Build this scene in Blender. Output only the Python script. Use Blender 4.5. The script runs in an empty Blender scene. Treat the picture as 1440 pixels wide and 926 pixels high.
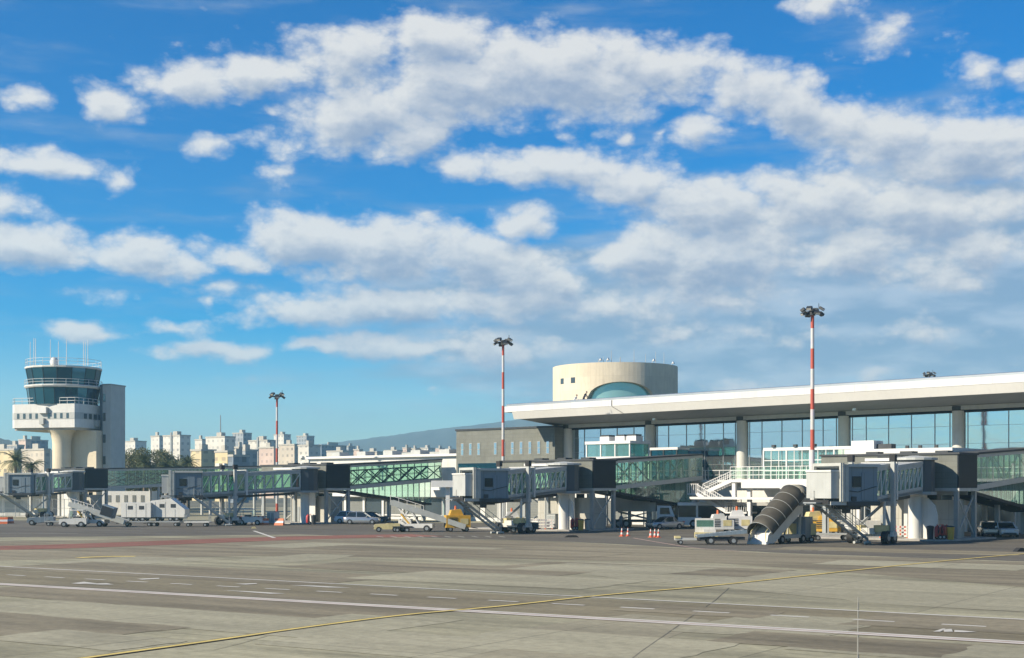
EXPO=0.75; SUN_E=5.0; SKY_S=.076; CL=6.6; SKYTINT=(.70,.885,1.04,1); HAZE=2.3e-4; AK=.76
import bpy, bmesh, math, random
from mathutils import Vector, Matrix
random.seed(7)
R = math.radians
sc = bpy.context.scene
COL = sc.collection
# ---------------------------------------------------------------- measuring: pixel of the 1440 px photograph -> metres
F, CX, HY, CH = 1900.0, 720.0, 687.0, 4.6
def G(px, py):                                   # ground point seen at a pixel
    Y = F*CH/(py-HY); return ((px-CX)/F*Y, Y)
def WX(px, Y): return (px-CX)/F*Y
def WZ(py, Y): return CH+(HY-py)*Y/F
TX, TY = .7508, -.6606                           # direction of the terminal front
NX, NY = .6606, .7508                            # direction away from the apron
SR = math.atan2(TY, TX)
def S(s, l): return (11.1+s*TX+l*NX, 146+s*TY+l*NY)
# ---------------------------------------------------------------- mesh builder
class MB:
    def __init__(s, M=None): s.v=[]; s.f=[]; s.M=M
    def add(s, vs, fs):
        n=len(s.v)
        for p in vs:
            p=Vector(p)
            s.v.append(s.M@p if s.M is not None else p)
        s.f += [tuple(i+n for i in f) for f in fs]
        return s
    def hexa(s, p):
        return s.add(p, [(3,2,1,0),(4,5,6,7),(0,1,5,4),(1,2,6,5),(2,3,7,6),(3,0,4,7)])
    def box(s, x0,x1,y0,y1,z0,z1):
        return s.hexa([(x0,y0,z0),(x1,y0,z0),(x1,y1,z0),(x0,y1,z0),(x0,y0,z1),(x1,y0,z1),(x1,y1,z1),(x0,y1,z1)])
    def bar(s, p, q, w, h=None):
        p=Vector(p); q=Vector(q); h=h or w; d=(q-p).normalized()
        up=Vector((0,0,1)) if abs(d.z)<.98 else Vector((0,1,0))
        a=d.cross(up).normalized()*w/2; b=a.cross(d).normalized()*h/2
        return s.hexa([p-a-b,p+a-b,p+a+b,p-a+b,q-a-b,q+a-b,q+a+b,q-a+b])
    def tube(s, p, q, r, r2=None, n=8):
        p=Vector(p); q=Vector(q); r2=r if r2 is None else r2; d=(q-p).normalized()
        up=Vector((0,0,1)) if abs(d.z)<.98 else Vector((0,1,0))
        a=d.cross(up).normalized(); b=a.cross(d)
        A=[math.tau*k/n for k in range(n)]
        vs=[p+(a*math.cos(t)+b*math.sin(t))*r for t in A]+[q+(a*math.cos(t)+b*math.sin(t))*r2 for t in A]
        fs=[(k,(k+1)%n,n+(k+1)%n,n+k) for k in range(n)]+[tuple(range(n))[::-1],tuple(range(n,2*n))]
        return s.add(vs, fs)
    def path(s, pts, r, n=6):
        for a,b in zip(pts,pts[1:]): s.tube(a,b,r,None,n)
        return s
    def lathe(s, prof, n=24, c=(0,0), a0=0, a1=math.tau):
        full=abs(a1-a0-math.tau)<1e-6; m=n if full else n+1
        vs=[]; 
        for r,z in prof:
            for k in range(m):
                t=a0+(a1-a0)*k/n; vs.append((c[0]+r*math.cos(t),c[1]+r*math.sin(t),z))
        fs=[]
        for i in range(len(prof)-1):
            for k in range(n):
                k2=(k+1)%m
                fs.append((i*m+k,i*m+k2,(i+1)*m+k2,(i+1)*m+k))
        if full:
            if prof[0][0]>.001: fs.append(tuple(range(m))[::-1])
            if prof[-1][0]>.001: fs.append(tuple(range((len(prof)-1)*m,len(prof)*m)))
        return s.add(vs, fs)
    def prism(s, pts, a, b, ax='y'):             # outline extruded along an axis
        n=len(pts)
        def P(u,v,w): return {'y':(u,w,v),'x':(w,u,v),'z':(u,v,w)}[ax]
        vs=[P(u,v,a) for u,v in pts]+[P(u,v,b) for u,v in pts]
        fs=[(k,(k+1)%n,n+(k+1)%n,n+k) for k in range(n)]+[tuple(range(n))[::-1],tuple(range(n,2*n))]
        return s.add(vs, fs)
    def quad(s, *p): return s.add(p,[tuple(range(len(p)))])
    def build(s, name, m, parent=None, smooth=False, mats=None, normals=True, bevel=0):
        me=bpy.data.meshes.new(name); me.from_pydata([tuple(v) for v in s.v],[],s.f)
        me.materials.append(m)
        if normals:
            b=bmesh.new(); b.from_mesh(me); bmesh.ops.recalc_face_normals(b, faces=b.faces[:]); b.to_mesh(me); b.free()
        if smooth:
            me.polygons.foreach_set('use_smooth',[True]*len(me.polygons)); me.set_sharp_from_angle(angle=R(38))
        me.update()
        o=bpy.data.objects.new(name,me); COL.objects.link(o)
        if bevel:
            bv=o.modifiers.new('Bevel','BEVEL'); bv.width=bevel; bv.segments=2; bv.limit_method='ANGLE'
        if parent: o.parent=parent
        return o
def tag(o, label=None, cat=None, group=None, kind=None):
    if label: o['label']=label
    if cat: o['category']=cat
    if group: o['group']=group
    if kind: o['kind']=kind
    return o
def thing(name, label, cat, loc=(0,0,0), rz=0, group=None):
    o=bpy.data.objects.new(name,None); COL.objects.link(o); o.empty_display_size=.3
    if len(loc)==2: loc=(loc[0],loc[1],0)
    o.location=loc; o.rotation_euler=(0,0,rz); return tag(o,label,cat,group)
def inv(o): return (Matrix.Translation(o.location)@o.rotation_euler.to_matrix().to_4x4()).inverted()
def copy_tree(o, parent=None):
    c=o.copy(); COL.objects.link(c)
    if parent: c.parent=parent
    for ch in list(o.children): copy_tree(ch,c)
    return c
def place(o, loc, rz, label=None, group=None):
    if len(loc)==2: loc=(loc[0],loc[1],0)
    o.location=loc; o.rotation_euler=(0,0,rz)
    return tag(o,label,None,group)
# ---------------------------------------------------------------- materials
def nodes(name):
    m=bpy.data.materials.new(name); m.use_nodes=True; nt=m.node_tree; nt.nodes.clear()
    return m,nt,nt.nodes.new('ShaderNodeOutputMaterial')
def N(nt, t, **kw):
    n=nt.nodes.new(t)
    for k,v in kw.items():
        if k in n.inputs.keys(): n.inputs[k].default_value=v
        else: setattr(n,k,v)
    return n
def L(nt,a,b): nt.links.new(a,b)
def rgb(c): return (c[0],c[1],c[2],1)
def mul(c,k): return tuple(min(1,x*k) for x in c)
def mat(name, col, rough=.6, metal=0.0, var=.14, scale=.6, drip=.0, bump=0.0, panel=None, brick=None, spec=.5):
    m,nt,out=nodes(name); col=mul(col,AK)
    b=N(nt,'ShaderNodeBsdfPrincipled',Roughness=rough,Metallic=metal)
    b.inputs['Specular IOR Level'].default_value=spec
    tc=N(nt,'ShaderNodeTexCoord')
    no=N(nt,'ShaderNodeTexNoise',Scale=scale,Detail=6.0,Roughness=.65); L(nt,tc.outputs['Object'],no.inputs['Vector'])
    mx=N(nt,'ShaderNodeMix',data_type='RGBA'); mx.inputs['A'].default_value=rgb(mul(col,1-var)); mx.inputs['B'].default_value=rgb(mul(col,1+var))
    mr=N(nt,'ShaderNodeMapRange'); mr.inputs['From Min'].default_value=.3; mr.inputs['From Max'].default_value=.7
    L(nt,no.outputs['Fac'],mr.inputs['Value']); L(nt,mr.outputs['Result'],mx.inputs['Factor'])
    c=mx.outputs['Result']
    if drip:
        mp=N(nt,'ShaderNodeMapping'); mp.inputs['Scale'].default_value=(3.2,3.2,.22); L(nt,tc.outputs['Object'],mp.inputs['Vector'])
        n2=N(nt,'ShaderNodeTexNoise',Scale=1.1,Detail=5.0,Roughness=.7); L(nt,mp.outputs['Vector'],n2.inputs['Vector'])
        m2=N(nt,'ShaderNodeMapRange'); m2.inputs['From Min'].default_value=.5; m2.inputs['From Max'].default_value=.75; m2.inputs['To Max'].default_value=drip
        L(nt,n2.outputs['Fac'],m2.inputs['Value'])
        m3=N(nt,'ShaderNodeMix',data_type='RGBA'); m3.inputs['B'].default_value=rgb((col[0]*.42,col[1]*.38,col[2]*.33))
        L(nt,m2.outputs['Result'],m3.inputs['Factor']); L(nt,c,m3.inputs['A']); c=m3.outputs['Result']
    if panel:                                    # seams of cladding panels: (width, height, darkness)
        sx=N(nt,'ShaderNodeSeparateXYZ'); L(nt,tc.outputs['Object'],sx.inputs['Vector'])
        ad=N(nt,'ShaderNodeMath',operation='ADD'); L(nt,sx.outputs['X'],ad.inputs[0]); L(nt,sx.outputs['Y'],ad.inputs[1])
        cb=N(nt,'ShaderNodeCombineXYZ'); L(nt,ad.outputs[0],cb.inputs['X']); L(nt,sx.outputs['Z'],cb.inputs['Y'])
        bt=N(nt,'ShaderNodeTexBrick',Scale=1.0); bt.offset=0.0 if len(panel)<4 else panel[3]
        bt.inputs['Brick Width'].default_value=panel[0]; bt.inputs['Row Height'].default_value=panel[1]; bt.inputs['Mortar Size'].default_value=.025; bt.inputs['Mortar Smooth'].default_value=.2
        bt.inputs['Color1'].default_value=(1,1,1,1); bt.inputs['Color2'].default_value=(.9,.9,.9,1); bt.inputs['Mortar'].default_value=(panel[2],)*3+(1,)
        L(nt,cb.outputs[0],bt.inputs['Vector'])
        mm=N(nt,'ShaderNodeMix',data_type='RGBA',blend_type='MULTIPLY'); mm.inputs['Factor'].default_value=1
        L(nt,c,mm.inputs['A']); L(nt,bt.outputs['Color'],mm.inputs['B']); c=mm.outputs['Result']
    L(nt,c,b.inputs['Base Color'])
    if bump:
        bp=N(nt,'ShaderNodeBump',Strength=bump); bp.inputs['Distance'].default_value=.05
        L(nt,no.outputs['Fac'],bp.inputs['Height']); L(nt,bp.outputs['Normal'],b.inputs['Normal'])
    L(nt,b.outputs[0],out.inputs['Surface']); return m
def facade(name, wall, win, w=3.2, h=3.1, mortar=.9, var=.1, off=0.0):   # far block of flats: windows row by row
    m,nt,out=nodes(name); win=tuple(.72*a+.28*b for a,b in zip(win,wall)); wall=mul(wall,AK*1.3); win=mul(win,AK*1.1); b=N(nt,'ShaderNodeBsdfPrincipled',Roughness=.8)
    tc=N(nt,'ShaderNodeTexCoord'); sx=N(nt,'ShaderNodeSeparateXYZ'); L(nt,tc.outputs['Object'],sx.inputs['Vector'])
    ad=N(nt,'ShaderNodeMath',operation='ADD'); L(nt,sx.outputs['X'],ad.inputs[0]); L(nt,sx.outputs['Y'],ad.inputs[1])
    cb=N(nt,'ShaderNodeCombineXYZ'); L(nt,ad.outputs[0],cb.inputs['X']); L(nt,sx.outputs['Z'],cb.inputs['Y'])
    bt=N(nt,'ShaderNodeTexBrick',Scale=1.0); bt.offset=off
    bt.inputs['Brick Width'].default_value=w; bt.inputs['Row Height'].default_value=h; bt.inputs['Mortar Size'].default_value=mortar; bt.inputs['Mortar Smooth'].default_value=.1
    bt.inputs['Color1'].default_value=rgb(win); bt.inputs['Color2'].default_value=rgb(mul(win,1.9)); bt.inputs['Mortar'].default_value=rgb(wall)
    L(nt,cb.outputs[0],bt.inputs['Vector'])
    no=N(nt,'ShaderNodeTexNoise',Scale=.12,Detail=5.0); L(nt,tc.outputs['Object'],no.inputs['Vector'])
    nr=N(nt,'ShaderNodeMapRange'); nr.inputs['From Min'].default_value=.3; nr.inputs['From Max'].default_value=.7; nr.inputs['To Min'].default_value=.82; nr.inputs['To Max'].default_value=1.1; L(nt,no.outputs['Fac'],nr.inputs['Value'])
    mx=N(nt,'ShaderNodeMix',data_type='RGBA',blend_type='MULTIPLY'); mx.inputs['Factor'].default_value=1; mx.clamp_result=False
    L(nt,bt.outputs['Color'],mx.inputs['A']); L(nt,nr.outputs[0],mx.inputs['B'])
    ge=N(nt,'ShaderNodeNewGeometry'); sz=N(nt,'ShaderNodeSeparateXYZ'); L(nt,ge.outputs['Normal'],sz.inputs['Vector'])
    gt=N(nt,'ShaderNodeMath',operation='GREATER_THAN'); gt.inputs[1].default_value=.5; L(nt,sz.outputs['Z'],gt.inputs[0])
    m2=N(nt,'ShaderNodeMix',data_type='RGBA'); L(nt,gt.outputs[0],m2.inputs['Factor']); L(nt,mx.outputs['Result'],m2.inputs['A']); m2.inputs['B'].default_value=(.3,.28,.25,1)
    L(nt,m2.outputs['Result'],b.inputs['Base Color']); L(nt,b.outputs[0],out.inputs['Surface']); return m
def glass(name, tint, refl=(.9,.95,1), ior=1.5, rough=.02, haze=0.0):
    m,nt,out=nodes(name)
    tr=N(nt,'ShaderNodeBsdfTransparent'); tr.inputs[0].default_value=rgb(tint)
    gl=N(nt,'ShaderNodeBsdfGlossy',Roughness=rough); gl.inputs[0].default_value=rgb(refl)
    lw=N(nt,'ShaderNodeLayerWeight'); po=N(nt,'ShaderNodeMath',operation='POWER'); po.inputs[1].default_value=4.0; L(nt,lw.outputs['Facing'],po.inputs[0])
    fr=N(nt,'ShaderNodeMath',operation='MULTIPLY_ADD'); fr.inputs[1].default_value=.8; fr.inputs[2].default_value=.03*ior; L(nt,po.outputs[0],fr.inputs[0]); mx=N(nt,'ShaderNodeMixShader')
    L(nt,fr.outputs[0],mx.inputs[0]); L(nt,tr.outputs[0],mx.inputs[1]); L(nt,gl.outputs[0],mx.inputs[2])
    res=mx.outputs[0]
    if haze:
        df=N(nt,'ShaderNodeBsdfDiffuse'); df.inputs[0].default_value=rgb((.55,.66,.62))
        m2=N(nt,'ShaderNodeMixShader'); m2.inputs[0].default_value=haze
        L(nt,res,m2.inputs[1]); L(nt,df.outputs[0],m2.inputs[2]); res=m2.outputs[0]
    L(nt,res,out.inputs['Surface']); return m
def coated(name, col, rough=.04, wave=.0, metal=.9):
    m,nt,out=nodes(name); b=N(nt,'ShaderNodeBsdfPrincipled',Roughness=rough,Metallic=metal)
    b.inputs['Base Color'].default_value=rgb(col)
    if wave:
        tc=N(nt,'ShaderNodeTexCoord'); mp=N(nt,'ShaderNodeMapping'); mp.inputs['Scale'].default_value=(.5,.5,1.1); L(nt,tc.outputs['Object'],mp.inputs['Vector'])
        no=N(nt,'ShaderNodeTexNoise',Scale=.9,Detail=2.0); L(nt,mp.outputs[0],no.inputs['Vector'])
        bp=N(nt,'ShaderNodeBump',Strength=wave); bp.inputs['Distance'].default_value=.12; L(nt,no.outputs['Fac'],bp.inputs['Height']); L(nt,bp.outputs[0],b.inputs['Normal'])
    L(nt,b.outputs[0],out.inputs['Surface']); return m
def bands(name, c1, c2, period, off=0.0, rough=.5):       # paint in horizontal bands by height
    c1=mul(c1,AK*1.1); c2=mul(c2,AK)
    m,nt,out=nodes(name); b=N(nt,'ShaderNodeBsdfPrincipled',Roughness=rough)
    tc=N(nt,'ShaderNodeTexCoord'); sx=N(nt,'ShaderNodeSeparateXYZ'); L(nt,tc.outputs['Object'],sx.inputs['Vector'])
    a=N(nt,'ShaderNodeMath',operation='ADD'); a.inputs[1].default_value=off; L(nt,sx.outputs['Z'],a.inputs[0])
    d=N(nt,'ShaderNodeMath',operation='DIVIDE'); d.inputs[1].default_value=period; L(nt,a.outputs[0],d.inputs[0])
    f=N(nt,'ShaderNodeMath',operation='FRACT'); L(nt,d.outputs[0],f.inputs[0])
    g=N(nt,'ShaderNodeMath',operation='GREATER_THAN'); g.inputs[1].default_value=.5; L(nt,f.outputs[0],g.inputs[0])
    mx=N(nt,'ShaderNodeMix',data_type='RGBA'); mx.inputs['A'].default_value=rgb(c1); mx.inputs['B'].default_value=rgb(c2); L(nt,g.outputs[0],mx.inputs['Factor'])
    no=N(nt,'ShaderNodeTexNoise',Scale=1.3,Detail=4.0); L(nt,tc.outputs['Object'],no.inputs['Vector'])
    m2=N(nt,'ShaderNodeMix',data_type='RGBA',blend_type='MULTIPLY'); m2.inputs['Factor'].default_value=.3
    L(nt,mx.outputs['Result'],m2.inputs['A']); L(nt,no.outputs['Color'],m2.inputs['B'])
    L(nt,m2.outputs['Result'],b.inputs['Base Color']); L(nt,b.outputs[0],out.inputs['Surface']); return m
def leafmat(name, c1, c2):
    m,nt,out=nodes(name); b=N(nt,'ShaderNodeBsdfPrincipled',Roughness=.6)
    ge=N(nt,'ShaderNodeNewGeometry'); mx=N(nt,'ShaderNodeMix',data_type='RGBA'); mx.inputs['A'].default_value=rgb(c1); mx.inputs['B'].default_value=rgb(c2)
    L(nt,ge.outputs['Random Per Island'],mx.inputs['Factor']); L(nt,mx.outputs['Result'],b.inputs['Base Color'])
    tl=N(nt,'ShaderNodeBsdfTranslucent'); L(nt,mx.outputs['Result'],tl.inputs[0]); ms=N(nt,'ShaderNodeMixShader'); ms.inputs[0].default_value=.25
    L(nt,b.outputs[0],ms.inputs[1]); L(nt,tl.outputs[0],ms.inputs[2]); L(nt,ms.outputs[0],out.inputs['Surface']); return m
M={}
M['grey_clad']=mat('grey cladding',(.215,.222,.192),.65,0,.16,.35,.3,spec=.3,panel=(1.2,.5,.8,.5))
M['dark_and_shade']=mat('dark parts and painted shade',(.018,.025,.034),.6,0,.15,.4,.2,spec=.2,panel=(1.2,.5,.8,.5))  # plain dark parts; on gate end walls it paints shade over the cladding
M['white']=mat('white paint',(.76,.75,.70),.5,0,.07,.5,.28)
M['white_clean']=mat('white sheet metal',(.8,.79,.76),.4,0,.05,.4,.1)
M['cream']=mat('cream render',(.80,.70,.52),.85,0,.09,.3,.25,bump=.2)
M['concrete']=mat('pale concrete',(.52,.49,.42),.85,0,.14,.5,.3,bump=.3)
M['concrete_panel']=mat('concrete panels',(.55,.53,.46),.8,0,.1,.4,.3,panel=(2.4,1.8,.7))
M['grey']=mat('grey painted steel',(.36,.38,.37),.5,0,.1,.8,.2)
M['lightgrey']=mat('light grey steel',(.52,.53,.50),.5,0,.08,.8,.25)
M['cabgrey']=mat('blue grey panel',(.20,.26,.31),.45,0,.08,.7,.2,panel=(.55,3.5,.75))  # base colour lowered to deepen the shade on the bridge cabs
M['bellows']=mat('grey bellows fabric',(.50,.51,.47),.8,0,.12,2.0,.2)
M['cabwindow']=mat('dark cab window',(.02,.028,.035),.15,0,.1,1,spec=.3)
M['hoodpale']=mat('pale hood fabric',(.30,.27,.2),.8,0,.2,1.5,.2)
M['fascia']=mat('fascia sheet',(.8,.79,.75),.45,0,.06,.25,.22,panel=(3.0,9,.72))
M['column']=mat('column concrete',(.72,.70,.63),.8,0,.1,.5,.25)
M['cream_panel']=mat('cream drum panels',(.82,.72,.54),.85,0,.1,.25,.3,bump=.2,panel=(1.3,2.3,.84))
M['rotunda']=mat('rotunda panels with painted shade',(.06,.075,.09),.5,0,.1,.8,.2,panel=(.5,3.5,.7))  # cab panel tone taken darker, shade on the rotunda painted in
M['black']=mat('black rubber',(.02,.02,.021),.75,0,.2,3)
M['darkmetal']=mat('dark steel',(.055,.06,.065),.5,.3,.2,1.5)
M['steel']=mat('galvanised steel',(.42,.44,.44),.42,.5,.12,1.2)
M['alu']=mat('aluminium sheet',(.5,.52,.53),.35,.7,.1,.6)
M['roofdark']=mat('dark roof felt',(.06,.065,.07),.8,0,.25,.6)
M['yellow']=mat('yellow machine paint',(.72,.42,.05),.5,0,.12,2,.3)
M['paleyellow']=mat('faded yellow paint',(.7,.6,.3),.6,0,.15,2,.3)
M['red']=mat('red paint',(.55,.05,.045),.45,0,.12,2)
M['orange']=mat('orange plastic',(.75,.17,.05),.55,0,.1,3)
M['silver']=mat('silver car paint',(.5,.52,.54),.25,.6,.04,1)
M['carwhite']=mat('white car paint',(.75,.75,.74),.25,0,.03,1)
M['carglass']=coated('dark car glass',(.04,.05,.055),.05,0,.6)
M['lamp']=mat('lamp glass',(.75,.75,.7),.15,.3,.05,3)
M['glass']=glass('green glass',(.76,.92,.84),ior=1.5,haze=.05)
M['glassdark']=glass('dark green glass',(.58,.74,.70),ior=1.5,haze=.03)
M['glassclear']=glass('clear glass',(.84,.95,.90),ior=1.45,haze=.03)
M['mirror']=coated('coated blue glass',(.52,.59,.64),.05,.05,.92)
M['towerglass']=coated('tower glass',(.03,.13,.20),.05,0,.75)
M['teal']=coated('teal glass',(.30,.48,.46),.15,0,.5)
M['window']=coated('window glass',(.10,.13,.15),.1,0,.6)
M['shutter']=mat('grey shutter',(.24,.25,.23),.6,0,.1,.5,.2,panel=(6,.22,.6))
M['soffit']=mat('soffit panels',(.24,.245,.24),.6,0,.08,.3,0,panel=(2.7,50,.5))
M['lip']=mat('eave lip sheet',(.80,.78,.72),.5,0,.05,.2,.1)
M['mastred']=bands('mast red and white',(.55,.10,.06),(.74,.73,.70),4.0,-.4)
M['hood']=mat('dark canopy fabric',(.085,.075,.055),.7,0,.2,1.5,.2)
M['cone']=bands('cone red and white',(.72,.10,.05),(.8,.79,.76),.38,.0)
M['barrier']=mat('red white barrier',(.68,.12,.07),.6,0,.1,3)
M['skin']=mat('skin',(.42,.26,.19),.6); M['cloth_dark']=mat('dark cloth',(.035,.04,.06),.9); M['cloth_white']=mat('white cloth',(.7,.7,.7),.9); M['cloth_red']=mat('red cloth',(.5,.06,.05),.9)
M['bark']=mat('bark',(.16,.12,.085),.9,0,.3,2,bump=.5)
# ---------------------------------------------------------------- camera
cam=bpy.data.cameras.new('camera'); co=bpy.data.objects.new('camera',cam); COL.objects.link(co); sc.camera=co
co.location=(0,0,CH); co.rotation_euler=(R(90),0,0)
cam.sensor_width=36; cam.lens=36*F/1440; cam.shift_y=(HY-463)/1440; cam.clip_start=.5; cam.clip_end=30000
sc.view_settings.view_transform='Standard'; sc.view_settings.look='None'; sc.view_settings.gamma=1; sc.view_settings.exposure=EXPO
sc.view_settings.use_curve_mapping=False
sc.cycles.use_denoising=True
sc.cycles.max_bounces=8; sc.cycles.transparent_max_bounces=24; sc.cycles.volume_bounces=1
# ---------------------------------------------------------------- sun and sky
SUN_TO=Vector((-.91,-.41,0)).normalized(); SUN_EL=R(32)
sd=Vector((SUN_TO.x*math.cos(SUN_EL),SUN_TO.y*math.cos(SUN_EL),math.sin(SUN_EL)))
sl=bpy.data.lights.new('sun','SUN'); sl.energy=SUN_E; sl.angle=R(.5); sl.color=(1,.89,.71)
so=bpy.data.objects.new('sun',sl); COL.objects.link(so); so.rotation_euler=(-sd).to_track_quat('-Z','Y').to_euler(); so.location=(-60,-40,60)
w=bpy.data.worlds.new('World'); sc.world=w; w.use_nodes=True; nt=w.node_tree; nt.nodes.clear()
out=nt.nodes.new('ShaderNodeOutputWorld')
sky=N(nt,'ShaderNodeTexSky',sky_type='NISHITA',sun_disc=False,sun_elevation=SUN_EL,sun_rotation=math.atan2(SUN_TO.x,SUN_TO.y),altitude=0,air_density=1.0,dust_density=.05,ozone_density=2.6)
tc=nt.nodes.new('ShaderNodeTexCoord')
def math_(op,a,b=None,c=None,clamp=False):
    n=nt.nodes.new('ShaderNodeMath'); n.operation=op; n.use_clamp=clamp
    for i,x in enumerate((a,b,c)):
        if x is None: continue
        if isinstance(x,(int,float)): n.inputs[i].default_value=x
        else: nt.links.new(x,n.inputs[i])
    return n.outputs[0]
def mrange(x,a,b,c=0,d=1,smooth=True):
    n=nt.nodes.new('ShaderNodeMapRange'); n.interpolation_type='SMOOTHSTEP' if smooth else 'LINEAR'
    nt.links.new(x,n.inputs[0])
    for i,v in enumerate((a,b,c,d)): n.inputs[i+1].default_value=v
    return n.outputs[0]
sx=nt.nodes.new('ShaderNodeSeparateXYZ'); L(nt,tc.outputs['Generated'],sx.inputs[0])
az=math_('ARCTAN2',sx.outputs['X'],sx.outputs['Y']); el=math_('ARCSINE',sx.outputs['Z'])
K=180/math.pi
cbn=nt.nodes.new('ShaderNodeCombineXYZ'); L(nt,math_('MULTIPLY',az,K),cbn.inputs[0]); L(nt,math_('MULTIPLY',el,K),cbn.inputs[1])
pos=cbn.outputs[0]                                 # azimuth, elevation in degrees
PD=.0302                                           # degrees to one photo pixel
def dirdeg(px,py):
    a=math.atan2(px-CX,F); e=math.atan2((HY-py)*math.cos(a),F); return (a*K,e*K)
# cloud field as a node group: banks laid out by azimuth and elevation, broken up by noise
gnt=bpy.data.node_groups.new('cloud_field','ShaderNodeTree')
gnt.interface.new_socket('P',in_out='INPUT',socket_type='NodeSocketVector')
gnt.interface.new_socket('F',in_out='OUTPUT',socket_type='NodeSocketFloat')
BLOBS=[(40,140,75,22,0,.8),(150,140,70,34,-4,.9),(250,120,110,34,-8,1),(380,102,120,40,-6,1),(500,75,120,55,-12,1),(610,60,110,48,10,1),
 (500,165,150,58,-14,1.1),(600,185,110,40,-18,1),(660,120,150,78,-6,1.2),(790,105,170,70,2,1.2),(930,95,150,54,10,1.1),(1040,120,110,48,18,1),
 (1130,150,110,48,20,1),(1240,185,130,54,14,1.1),(1370,210,140,56,8,1.1),(1400,240,110,34,6,.8),
 (983,183,46,28,0,.95),(880,193,22,18,-20,.7),(786,188,20,12,0,.6),(832,187,24,10,0,.55),(937,190,22,16,0,.6),(1162,8,60,24,0,.85),(1250,45,66,32,-20,.7),(1378,98,48,26,0,.75),(1345,45,50,24,40,.55),(1440,100,40,24,0,.7),
 (310,202,85,24,-8,.75),(380,160,30,14,0,.6),(405,248,46,28,0,.75),(695,172,40,12,0,.6),
 (60,235,115,26,2,.9),(165,248,50,20,0,.8),(20,282,70,26,4,.85),(90,310,60,14,0,.5),(155,275,26,12,0,.5),
 (660,238,80,30,0,.8),(790,238,150,42,2,1),(890,255,120,46,8,1),(1000,295,150,56,0,1.05),(1140,290,180,56,0,1.1),(1290,300,150,50,4,1.05),(1400,300,90,40,0,.9),
 (735,312,62,32,-6,1),(690,300,30,14,0,.5),
 (60,348,130,36,0,1),(200,360,150,38,3,1),(330,365,80,30,0,.9),(430,340,110,50,0,1.1),(540,350,160,60,4,1.15),(680,372,140,50,8,1.1),(770,395,90,36,10,1),
 (900,355,110,50,-4,1.1),(1030,360,190,70,0,1.1),(1200,350,200,60,0,1.0),(1390,340,120,50,0,.9),
 (430,438,130,28,0,1),(560,425,150,34,0,1),(700,425,160,40,0,.95),(860,432,130,34,0,.85),
 (330,492,170,18,-4,.8),(470,485,120,20,-3,.9),(580,492,130,24,0,.9),(690,490,150,40,0,.9),
 (255,462,60,15,3,.75),(140,413,55,13,0,.65),(315,405,55,15,0,.7),(298,422,26,14,0,.7),(115,467,58,22,0,1.05),(205,408,14,8,0,.4),(617,546,26,9,0,.65),
 (1000,425,150,26,0,.75),(1330,400,80,24,0,.8),(940,470,60,24,0,.75),(1060,470,200,30,0,.7),(1215,527,40,16,0,.7),(870,530,120,22,0,.6),(1020,545,140,16,0,.6),(1300,470,160,30,0,.55)]
BLOBS=[b if b[3]>15 or b[5]>.9 else (b[0],b[1],b[2]*1.25,b[3]*1.3,b[4],b[5]) for b in BLOBS]
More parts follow.
